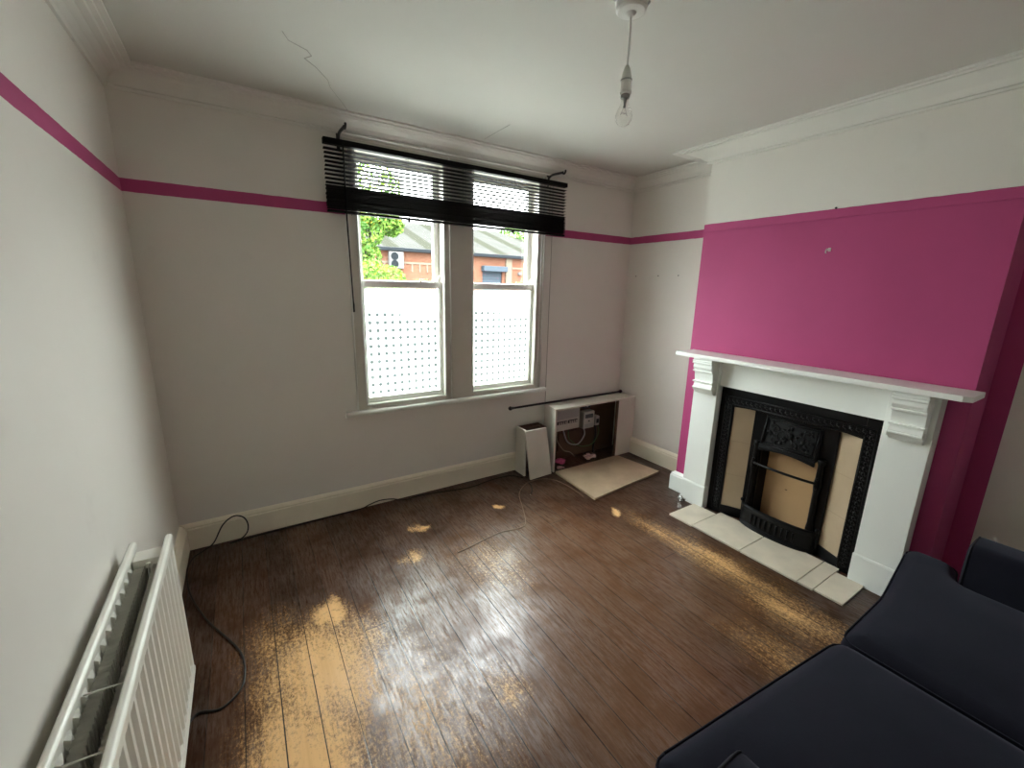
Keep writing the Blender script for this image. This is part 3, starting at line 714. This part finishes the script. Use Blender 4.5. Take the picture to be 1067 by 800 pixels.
# ------------------------------------------------------------------ radiator
rd = thing('radiator', 'white double panel radiator with vertical flutes on the left wall', 'radiator', (.09, -1.7, .1))
RY0, RY1, RZ0, RZ1 = -1.150, -2.42, .10, .70
def flute_panel(xf, sgn, name):
    # sheet with vertical raised flutes facing sgn, rounded top and bottom edges
    b = MB(); prof = []; y = RY0 - .030; pitch = .0565
    prof.append((RY0, 0))
    while y - pitch > RY1 + .02:
        prof += [(y, 0), (y - .026, -.018 if sgn > 0 else -.009), (y - .034, -.018 if sgn > 0 else -.009), (y - .040, 0)]; y -= pitch
    prof.append((RY1, 0))
    z0, z1 = RZ0 + .035, RZ1 - .040
    def V(y, h, z): return b.bm.verts.new((xf + sgn * h, y, z))
    rows = []
    for z, k in ((RZ0 + .012, 0), (z0, 0), (z0 + .012, 1), (z1 - .012, 1), (z1, 0), (RZ1 - .012, 0)): rows.append([V(y, h * k, z) for y, h in prof])
    for A_, B_ in zip(rows, rows[1:]):
        for k in range(len(A_) - 1): b.bm.faces.new((A_[k], A_[k + 1], B_[k + 1], B_[k]))
    ret = b.build(name, M['radiator'], rd)
    s = ret.modifiers.new('Solid', 'SOLIDIFY'); s.thickness = .010; s.offset = 0
    s2 = ret.modifiers.new('Bevel', 'BEVEL'); s2.width = .002; s2.segments = 2; s2.limit_method = 'ANGLE'; s2.angle_limit = R(50)
    b = MB()
    xm = xf - sgn * .003
    for z in (RZ1 - .014, RZ0 + .010):
        b.prism([(xm - .011, z - .010), (xm - .011, z + .007), (xm - .005, z + .014), (xm + .005, z + .014), (xm + .011, z + .007), (xm + .011, z - .010)], 'y', RY0, RY1)
    b.build('rolled_edge', M['radiator'], ret, bevel=.003, seg=3)
    return ret
fp = flute_panel(.142, 1, 'front_panel'); bp_ = flute_panel(.036, -1, 'back_panel')
for xa, sg in ((.050, 1), (.126, -1)):
    b = MB(); pts = []; y = RY0 - .045; k = 0
    while y > RY1 + .03:
        pts += [(xa, y), (xa + sg * .026, y - .003), (xa + sg * .026, y - .009), (xa, y - .012)]; y -= .0175
    A_ = [b.bm.verts.new((x, yy, RZ0 + .04)) for x, yy in pts]; B_ = [b.bm.verts.new((x, yy, RZ1 - .055)) for x, yy in pts]
    for k in range(len(pts) - 1): b.bm.faces.new((A_[k], A_[k + 1], B_[k + 1], B_[k]))
    b.build('convector_fins', M['fin'], rd)
for y in (-1.205, -2.36):
    b = MB(); b.box(.046, .126, y - .028, y + .040, RZ1 - .070, RZ1 - .034); b.tube([(.088, y, RZ1 - .055), (.088, y, RZ0 + .05)], .010, 10); b.tube([(.088, y - .02, RZ1 - .052), (.088, y - .035, RZ1 - .052)], .006, 8); b.build('end_connector', M['radiator'], rd, bevel=.003)
for y in (-1.795, -1.973):
    b = MB(); b.tube([(.050, y, .668), (.126, y - .004, .668)], .0022, 6); b.build('tie_rod', M['radiator'], rd, smooth=True)
for y in (-1.35, -2.25):
    b = MB(); b.box(.0015, .03, y - .015, y + .015, RZ0 + .06, RZ1 - .08); b.build('wall_bracket', M['radiator'], rd, bevel=.002)
for y in (-1.19, -2.38):
    b = MB(); b.tube([(.10, y, .104), (.10, y, .0)], .0075, 10); b.lathe([(0, 0), (.015, 0), (.015, .035), (.010, .04), (0, .04)], (.10, y, .05), seg=12); b.build('pipe_tail', M['chrome'], rd, smooth=True)

# ------------------------------------------------------------------ cables on the floor
zc = .0045
pts = [(.115, -1.62, zc), (.12, -1.36, zc), (.15, -1.275, zc), (.225, -1.297, zc), (.285, -1.25, zc), (.304, -1.187, zc), (.300, -1.08, zc), (.265, -.97, zc), (.152, -.733, zc), (.075, -.50, zc), (.052, -.38, .015),
       (.046, -.27, .03), (.065, -.15, .02), (.11, -.085, .012), (.16, -.060, .035), (.215, -.045, .13), (.275, -.040, .170), (.325, -.042, .150), (.345, -.050, .10), (.335, -.062, .05), (.295, -.072, .02), (.24, -.066, .006),
       (.36, -.052, zc), (.56, -.048, zc), (.80, -.043, zc), (1.03, -.040, zc), (1.10, -.038, .02), (1.18, -.036, .032), (1.27, -.042, .022), (1.36, -.07, zc), (1.50, -.060, zc), (1.70, -.10, zc), (1.90, -.13, zc), (2.10, -.10, zc), (2.28, -.11, zc), (2.36, -.20, zc)]
tag(MB().tube(spl(pts, 6), .0042, 8).build('power_cable', M['cable'], smooth=True), 'long black cable looped on the floor by the radiator and along the skirting', 'cable')
pts = [(1.42, -.87, .003), (1.554, -.847, .003), (1.752, -.813, .003), (1.90, -.835, .003), (1.975, -.80, .003), (2.066, -.633, .003), (2.164, -.432, .003), (2.28, -.325, .003), (2.37, -.288, .003), (2.50, -.30, .003), (2.575, -.38, .003), (2.60, -.55, .003), (2.585, -.72, .003)]
tag(MB().tube(spl(pts, 6), .0028, 6).build('thin_cable', M['paleCable'], smooth=True), 'thin brown flex curling across the floor from the leaning board', 'cable')
dc = thing('cable_end', 'short dark cable stub with a metal tip beside the leaning board', 'cable', (2.20, -.42, 0))
b = MB(); b.tube(spl([(2.345, -.30, .004), (2.33, -.36, .006), (2.29, -.43, .006), (2.245, -.48, .006)], 6), .0055, 8); b.build('sheath', M['cable'], dc, smooth=True)
b = MB(); b.tube([(2.245, -.48, .006), (2.228, -.495, .006)], .005, 8); b.build('plug_tip', M['chrome'], dc, smooth=True)

# ------------------------------------------------------------------ pendant light
LX, LY = 1.695, -1.735
pl = thing('pendant_light', 'bare clear light bulb hanging from a white ceiling rose', 'pendant light', (LX, LY, H))
b = MB(); b.lathe([(0, 0), (.058, 0), (.058, -.014), (.053, -.016), (.053, -.040), (.046, -.046), (.018, -.048), (.010, -.058), (0, -.058)], (LX, LY, H), seg=32); rs = b.build('ceiling_rose', M['plastic'], pl, smooth=False, bevel=.0015)
for a0 in (150, 330):
    MB().tube([(LX + .060 * math.cos(R(a0 + q)), LY + .060 * math.sin(R(a0 + q)), H - .012) for q in range(0, 50, 8)], .006, 6).build('old_paint_flake', M['greyplastic'], rs, smooth=True)
b = MB(); b.tube(spl([(LX, LY, H - .055), (LX + .002, LY, H - .12), (LX, LY, 2.375)], 6), .0032, 8); b.build('flex', M['plastic'], pl, smooth=True)
b = MB(); b.lathe([(0, .092), (.006, .092), (.010, .084), (.016, .066), (.0185, .048), (.0185, .046), (.0205, .046), (.0205, .038), (.0185, .038), (.019, .008), (.021, .007), (.021, 0), (.014, -.001), (.014, -.012), (0, -.012)], (LX, LY, 2.290), seg=20); lh = b.build('lamp_holder', M['plastic'], pl, smooth=False, bevel=.001)
b = MB(); b.lathe([(.0195, .0475), (.0210, .0470), (.0210, .0415), (.0195, .041)], (LX, LY, 2.290), seg=20); b.build('holder_ring', M['greyplastic'], lh, smooth=True)
b = MB(); b.lathe([(.0150, -.001), (.0165, -.002), (.0165, -.012), (.0140, -.013)], (LX, LY, 2.290), seg=20); b.build('holder_ring', M['greyplastic'], lh, smooth=True)
b = MB(); b.lathe([(.0125, .0), (.0125, -.012), (.016, -.026), (.026, -.046), (.030, -.062), (.028, -.076), (.020, -.088), (.010, -.0935), (0, -.095)], (LX, LY, 2.281), seg=28); bb = b.build('bulb', M['bulbglass'], pl, smooth=True); bb['label'] = 'clear glass bulb'
b = MB(); b.lathe([(0, 0), (.006, 0), (.004, -.022), (.006, -.030), (0, -.032)], (LX, LY, 2.278), seg=10)
b.tube([(LX - .003, LY, 2.25), (LX - .014, LY + .003, 2.222)], .0006, 5); b.tube([(LX + .003, LY, 2.25), (LX + .014, LY - .003, 2.222)], .0006, 5)
b.tube(spl([(LX - .014, LY + .003, 2.222), (LX - .006, LY, 2.232), (LX, LY, 2.226), (LX + .006, LY, 2.232), (LX + .014, LY - .003, 2.222)], 4), .0006, 5); b.build('filament', M['greyplastic'], bb, smooth=True)

# ------------------------------------------------------------------ sofa
def rounded(poly, r, n=4):
    out = []; N = len(poly)
    for i in range(N):
        p0, p1, p2 = Vector(poly[i - 1]), Vector(poly[i]), Vector(poly[(i + 1) % N])
        d0 = (p0 - p1); d1 = (p2 - p1); rr = min(r, d0.length * .45, d1.length * .45)
        a = p1 + d0.normalized() * rr; c = p1 + d1.normalized() * rr
        for k in range(n + 1):
            t = k / n; out.append(tuple((1 - t) ** 2 * a + 2 * t * (1 - t) * p1 + t * t * c))
    return out
def dense(poly, step=.07):
    out = []
    for i in range(len(poly)):
        a, c = Vector(poly[i]), Vector(poly[(i + 1) % len(poly)]); n = max(1, int((c - a).length / step))
        out += [tuple(a + (c - a) * k / n) for k in range(n)]
    return out
def inset_pts(poly, d):
    N = len(poly); area = sum(poly[i][0] * poly[(i + 1) % N][1] - poly[(i + 1) % N][0] * poly[i][1] for i in range(N)); s = 1 if area > 0 else -1; out = []
    for i in range(N):
        t = Vector(poly[(i + 1) % N]) - Vector(poly[i - 1]); t.normalize(); out.append((poly[i][0] - s * t.y * d, poly[i][1] + s * t.x * d))
    return out
def cushion(name, poly, z0, z1, parent, m, rad=.05, edge=.045, puff=.02, axis='z'):
    # pillow: both faces rounded over at the rim (edge) and crowned in the middle (puff)
    P = dense(rounded(poly, rad), .03); N = len(P)
    xs = [q[0] for q in P]; ys = [q[1] for q in P]
    def seg(q):
        d = 9
        for k in range(N):
            a, c = Vector(P[k]), Vector(P[(k + 1) % N]); ab = c - a; t = max(0, min(1, (q - a).dot(ab) / max(ab.length_squared, 1e-12))); d = min(d, (q - a - ab * t).length)
        return d
    def inside(q):
        r = False
        for k in range(N):
            (xa, ya), (xc, yc) = P[k], P[(k + 1) % N]
            if (ya > q[1]) != (yc > q[1]) and q[0] < (xc - xa) * (q[1] - ya) / (yc - ya) + xa: r = not r
        return r
    pts = [Vector(q) for q in P]; nb = N
    for fr in (.12, .35, .65, 1.0):
        for q in inset_pts(P, edge * fr):
            q = Vector(q)
            if inside(q) and seg(q) > edge * fr * .9: pts.append(q)
    st = .06; x = min(xs) + st
    while x < max(xs):
        y = min(ys) + st
        while y < max(ys):
            q = Vector((x + (.5 * st if int(round(y / st)) % 2 else 0), y))
            if inside(q) and seg(q) > edge * 1.35: pts.append(q)
            y += st
        x += st
    vo, eo, fo, *_ = delaunay_2d_cdt(pts, [(k, (k + 1) % N) for k in range(N)], [], 1, 1e-6)
    def PT(u, v, w): return {'z': (u, v, w), 'y': (u, w, v), 'x': (w, u, v)}[axis]
    b = MB(); top = []; bot = []
    for q in vo:
        d = seg(q); t = min(1, d / edge); rim = edge * (1 - math.sqrt(max(0, 1 - (1 - t) ** 2))); k = min(1, d / .26); k = k * k * (3 - 2 * k)
        top.append(b.bm.verts.new(PT(q[0], q[1], z1 - rim + puff * k))); bot.append(b.bm.verts.new(PT(q[0], q[1], z0 + rim - puff * .3 * k)))
    cnt = {}
    for f in fo:
        b.bm.faces.new([top[k] for k in f]); b.bm.faces.new([bot[k] for k in f][::-1])
        for k in range(len(f)):
            e = (f[k], f[(k + 1) % len(f)]); cnt[e] = 1
    for (p, q) in list(cnt):
        if (q, p) not in cnt: b.bm.faces.new((top[p], bot[p], bot[q], top[q]))
    o = b.build(name, m, parent, smooth=True)
    return o, [PT(u, v, z1 - edge * .45) for u, v in inset_pts(P, edge * .10)]
def piping(pts, parent, r=.0032, closed=True, m='piping'):
    return MB().tube(list(pts) + ([pts[0]] if closed else []), r, 6).build('piping', M[m], parent, smooth=True)
SX0, SX1, SYF, SYB = 1.12, 3.06, -2.460, -3.40
so = thing('sofa', 'navy blue fabric two seat sofa with piped arms facing the window', 'sofa', ((SX0 + SX1) / 2, -2.95, 0))
b = MB(); b.box(SX0 + .02, SX1 - .02, -3.38, SYF - .10, .06, .27); b.build('base', M['sofa'], so, bevel=.02, seg=3)
XM = 2.105
near = [(1.205, SYF), (1.205, -2.605), (1.335, -2.615), (1.335, -3.16), (XM - .004, -3.16), (XM - .004, SYF - .085), (1.66, SYF - .042)]
far = [(3.04, SYF - .022), (3.04, -2.665), (2.875, -2.69), (2.875, -3.16), (XM + .004, -3.16), (XM + .004, SYF - .085), (2.50, SYF - .085)]
for nm, poly in (('near', near), ('far', far)):
    o, loop = cushion('seat_cushion', poly, .265, .443, so, M['sofa'], rad=.06, edge=.055, puff=.022)
    piping(loop, o, m='sofa')
for x0, x1, yf in ((1.115, 1.310, -2.622), (2.895, 3.065, -2.685)):
    o, loop = cushion('armrest', [(x0, .06), (x1, .06), (x1, .602), (x0, .602)], -3.36, yf, so, M['sofa'], rad=.045, edge=.022, puff=.006, axis='y')
    piping(loop, o)
o, loop = cushion('backrest', [(SX0 + .01, .08), (SX1 - .01, .08), (SX1 - .01, .80), (SX0 + .01, .80)], SYB, -3.22, so, M['sofa'], rad=.06, edge=.03, puff=.01, axis='y')
for x0, x1 in ((1.345, XM - .004), (XM + .004, 2.865)):
    o, loop = cushion('back_cushion', [(x0, .43), (x1, .43), (x1, .82), (x0, .82)], -3.23, -3.06, so, M['sofa'], rad=.07, edge=.05, puff=.02, axis='y')
    piping(loop, o)
for x in (1.2, 2.98):
    for y in (-2.68, -3.3):
        b = MB(); b.lathe([(0, 0), (.022, 0), (.030, .062), (0, .062)], (x, y, 0), seg=12); b.build('leg', M['boardinner'], so, smooth=True)


# ------------------------------------------------------------------ outside
GZ = -.45
b = MB(); b.box(-60, 90, .3, 90, GZ - .2, GZ); structure(b.build('street_ground', M['asphalt']), 'grey street outside the window')
SC = 1.877; Y0 = 27.0
def EX(x): return .444 + (x - .444) * SC
def EZ(z): return 1.6 + (z - 1.6) * SC
bg = thing('brick_building', 'long low red brick building with pale roof across the street', 'building', (18, Y0 + 5, GZ))
gx0, gx1, ez = EX(9.10), EX(10.06), EZ(2.90)
bx0, bx1 = EX(4.35), 27.5
b = MB()
b.box(bx0, gx0, Y0, Y0 + .3, GZ, ez); b.box(gx1, bx1, Y0, Y0 + .3, GZ, ez); b.box(gx0, gx1, Y0, Y0 + .3, EZ(2.36), ez)
b.box(bx0, bx0 + .3, Y0, Y0 + 18, GZ, ez); b.box(bx1 - .3, bx1, Y0, Y0 + 18, GZ, ez); b.box(bx0, bx1, Y0 + 18, Y0 + 18.3, GZ, ez)
b.build('wall', M['brick'], bg)
b = MB()
rz_ = 7.3
rv = [(bx0 - .3, Y0 - .3, ez), (bx1 + .3, Y0 - .3, ez), (bx1 + .3, Y0 + 20, ez), (bx0 - .3, Y0 + 20, ez), (bx0 + .5, Y0 + 10, rz_), (bx1 - 4.0, Y0 + 10, rz_)]
vv = [b.bm.verts.new(q) for q in rv]
for f in ((0, 1, 5, 4), (1, 2, 5), (2, 3, 4, 5), (3, 0, 4), (3, 2, 1, 0)): b.bm.faces.new([vv[k] for k in f])
b.build('roof', M['roof'], bg)
b = MB(); b.box(bx0 - .3, bx1 + .3, Y0 - .42, Y0 - .15, ez - .14, ez + .10); b.build('gutter', M['gutter'], bg, bevel=.03)
b = MB()
z = EZ(2.40); b.box(bx0, gx0 - .9, Y0 - .05, Y0, z, z + .14); b.box(EX(10.55), bx1, Y0 - .05, Y0, z, z + .14)
for x in (5.0, 6.05, 6.35, 6.65, 7.4, 7.9): b.box(EX(x), EX(x) + .12, Y0 - .04, Y0, z - .55, z)
b.build('string_course', M['cream'], bg)
b = MB(); b.box(EX(10.22), EX(10.52), Y0 - .12, Y0, GZ, ez - .12); b.build('pilaster', M['cream'], bg, bevel=.02)
b = MB(); b.box(gx0 - .1, EX(10.20), Y0 - .5, Y0, EZ(2.26), EZ(2.475)); b.build('door_canopy', M['shutter'], bg, bevel=.03)
b = MB(); n = 22; pf = []
zz0, zz1 = GZ, EZ(2.30)
for k in range(n + 1): pf += [(Y0 + .10 + (.02 if k % 2 else 0), zz0 + (zz1 - zz0) * k / n)]
b.prism(pf + [(Y0 + .18, zz1), (Y0 + .18, zz0)], 'x', gx0, gx1); b.build('roller_shutter', M['shutter'], bg)
b = MB(); b.tube([(EX(5.62), Y0 - .10, GZ), (EX(5.62), Y0 - .10, EZ(2.19))], .09, 10); b.build('drainpipe', M['brick'], bg)
b = MB(); b.box(EX(10.85), EX(11.02), Y0 - .2, Y0, EZ(2.16), EZ(2.28)); b.build('wall_lamp', M['acpaint'], bg, bevel=.03)
ac = thing('air_conditioner', 'white twin fan air conditioning unit on the brick wall outside', 'air conditioner', (EX(5.45), Y0 - .25, EZ(2.2)))
ax0, ax1, az0, az1 = EX(5.17), EX(5.70), EZ(2.21), EZ(2.80)
b = MB(); b.box(ax0, ax1, Y0 - .42, Y0 - .07, az0, az1); b.build('casing', M['acpaint'], ac, bevel=.03)
for k in (0, 1):
    cz = az0 + (az1 - az0) * (.27 + .46 * k); cx = ax0 + .36
    b = MB(); b.lathe([(0, 0), (.25, 0), (.25, .02), (0, .02)], (cx, Y0 - .42, cz), (0, -1, 0), 24); g_ = b.build('fan_grille', M['gutter'], ac)
    b = MB()
    for r in (.09, .17, .245): b.tube([(cx + r * math.cos(R(q)), Y0 - .445, cz + r * math.sin(R(q))) for q in range(0, 361, 20)], .012, 5)
    for q in range(0, 180, 30): b.tube([(cx - .25 * math.cos(R(q)), Y0 - .445, cz - .25 * math.sin(R(q))), (cx + .25 * math.cos(R(q)), Y0 - .445, cz + .25 * math.sin(R(q)))], .010, 5)
    b.build('guard', M['gutter'], g_)
def tree(name, x, y, base, blobs, n, m, label, ls=.11, seed=1, trunk=.09):
    t = thing(name, label, 'tree', (x, y, base)); rnd = random.Random(seed); b = MB()
    for k in range(n):
        bx_, by_, bz_, rx, rz2 = blobs[rnd.randrange(len(blobs))]
        while True:
            d = Vector((rnd.uniform(-1, 1), rnd.uniform(-1, 1), rnd.uniform(-1, 1)))
            if d.length <= 1: break
        d = d.normalized() * d.length ** .5
        c = Vector((bx_ + d.x * rx, by_ + d.y * rx, bz_ + d.z * rz2))
        u = Vector((rnd.gauss(0, 1), rnd.gauss(0, 1), rnd.gauss(0, 1))).normalized(); w = u.cross(Vector((rnd.gauss(0, 1), rnd.gauss(0, 1), rnd.gauss(0, 1)))).normalized()
        l = ls * rnd.uniform(.6, 1.3)
        b.face([c - u * l, c + w * l * .5, c + u * l, c - w * l * .5])
    b.build('foliage', m, t)
    b = MB(); top = max(q[2] for q in blobs)
    b.tube([(x, y, base), (x + .05, y, base + (top - base) * .5), (x - .05, y, top)], [trunk, trunk * .7, trunk * .25], 8)
    for q in blobs: b.tube([(x, y, base + (q[2] - base) * .6), ((x + q[0]) / 2, (y + q[1]) / 2, base + (q[2] - base) * .85), q[:3]], [trunk * .4, trunk * .3, trunk * .12], 6)
    b.build('trunk', M['bark'], t)
tree('street_tree', 4.3, 13.2, GZ, [(4.3, 13, 3.4, .75, .6), (4.0, 13.3, 4.2, 1.2, .9), (4.9, 13, 4.0, .8, .55), (5.4, 13.2, 3.75, .45, .4), (4.2, 12.9, 2.6, .7, .55), (3.2, 13.2, 3.4, 1.0, 1.0), (4.6, 13.1, 5.0, 1.2, .8)], 6500, M['leaf'], 'yellowing green tree partly screening the brick building outside', .085, 4)
tree('street_shrub', 4.35, 11.4, GZ, [(4.1, 11.3, 1.9, .65, .5), (4.7, 11.5, 1.8, .6, .45), (3.5, 11.4, 1.7, .7, .6)], 2200, M['leaf'], 'sparse low shrub outside under the yellowing tree', .06, 9, .05)
tree('distant_tree', 34.5, 50, GZ, [(34.5, 50, 7.8, 3.2, 2.4), (36.5, 50.5, 6.8, 2.6, 2.2), (32.5, 49.6, 6.8, 2.6, 2.0)], 2500, M['leafgreen'], 'green tree beyond the brick building, above the right end of its roof', .35, 21, .25)

# ------------------------------------------------------------------ light
wd = bpy.data.worlds.new('overcast_sky'); scene.world = wd; wd.use_nodes = True
nt = wd.node_tree; bg_ = nt.nodes['Background']
tc = nt.nodes.new('ShaderNodeTexCoord'); sp = nt.nodes.new('ShaderNodeSeparateXYZ'); nt.links.new(tc.outputs['Generated'], sp.inputs[0])
rm = nt.nodes.new('ShaderNodeMapRange'); nt.links.new(sp.outputs[2], rm.inputs[0]); rm.inputs[1].default_value = -.1; rm.inputs[2].default_value = .8
cm = nt.nodes.new('ShaderNodeMix'); cm.data_type = 'RGBA'; nt.links.new(rm.outputs[0], cm.inputs[0]); cm.inputs[6].default_value = (.96, 1, .97, 1); cm.inputs[7].default_value = (.90, .98, 1, 1)
nt.links.new(cm.outputs[2], bg_.inputs[0])
r2 = nt.nodes.new('ShaderNodeMapRange'); nt.links.new(sp.outputs[2], r2.inputs[0]); r2.inputs[1].default_value = 0; r2.inputs[2].default_value = 1; r2.inputs[3].default_value = 7; r2.inputs[4].default_value = 30
nt.links.new(r2.outputs[0], bg_.inputs[1])     # overcast sky, about three times brighter overhead than at the horizon
for xa, xb_ in ((OX0, OX1), (OX2, OX3)):
    l = bpy.data.lights.new('window_portal', 'AREA'); l.shape = 'RECTANGLE'; l.size = xb_ - xa; l.size_y = OZ1 - OZ0; l.cycles.is_portal = True
    o = bpy.data.objects.new('window_portal', l); C.objects.link(o); o.location = ((xa + xb_) / 2, .17, (OZ0 + OZ1) / 2); o.rotation_euler = (R(-90), 0, 0)

# ------------------------------------------------------------------ camera
cam = bpy.data.cameras.new('camera'); co_ = bpy.data.objects.new('camera', cam); C.objects.link(co_)
cam.sensor_fit = 'HORIZONTAL'; cam.sensor_width = 36; cam.lens = 438.23076 / 1067 * 36; cam.clip_start = .05; cam.clip_end = 300
yaw, pit, rol = -.57055, -.22406, .0225
F = Vector((-math.sin(yaw) * math.cos(pit), math.cos(yaw) * math.cos(pit), math.sin(pit))); Rt = Vector((math.cos(yaw), math.sin(yaw), 0)); U = Rt.cross(F)
Rr = Rt * math.cos(rol) + U * math.sin(rol); Ur = -Rt * math.sin(rol) + U * math.cos(rol)
m = Matrix((Rr, Ur, -F)).transposed().to_4x4(); m.translation = Vector((.44398, -2.97036, 1.6)); co_.matrix_world = m
scene.camera = co_
scene.view_settings.view_transform = 'Standard'; scene.view_settings.look = 'None'; scene.view_settings.gamma = 1; scene.view_settings.use_curve_mapping = False
scene.view_settings.exposure = 1.33
scene.cycles.max_bounces = 14; scene.cycles.diffuse_bounces = 8; scene.cycles.transparent_max_bounces = 16
scene.cycles.use_denoising = True
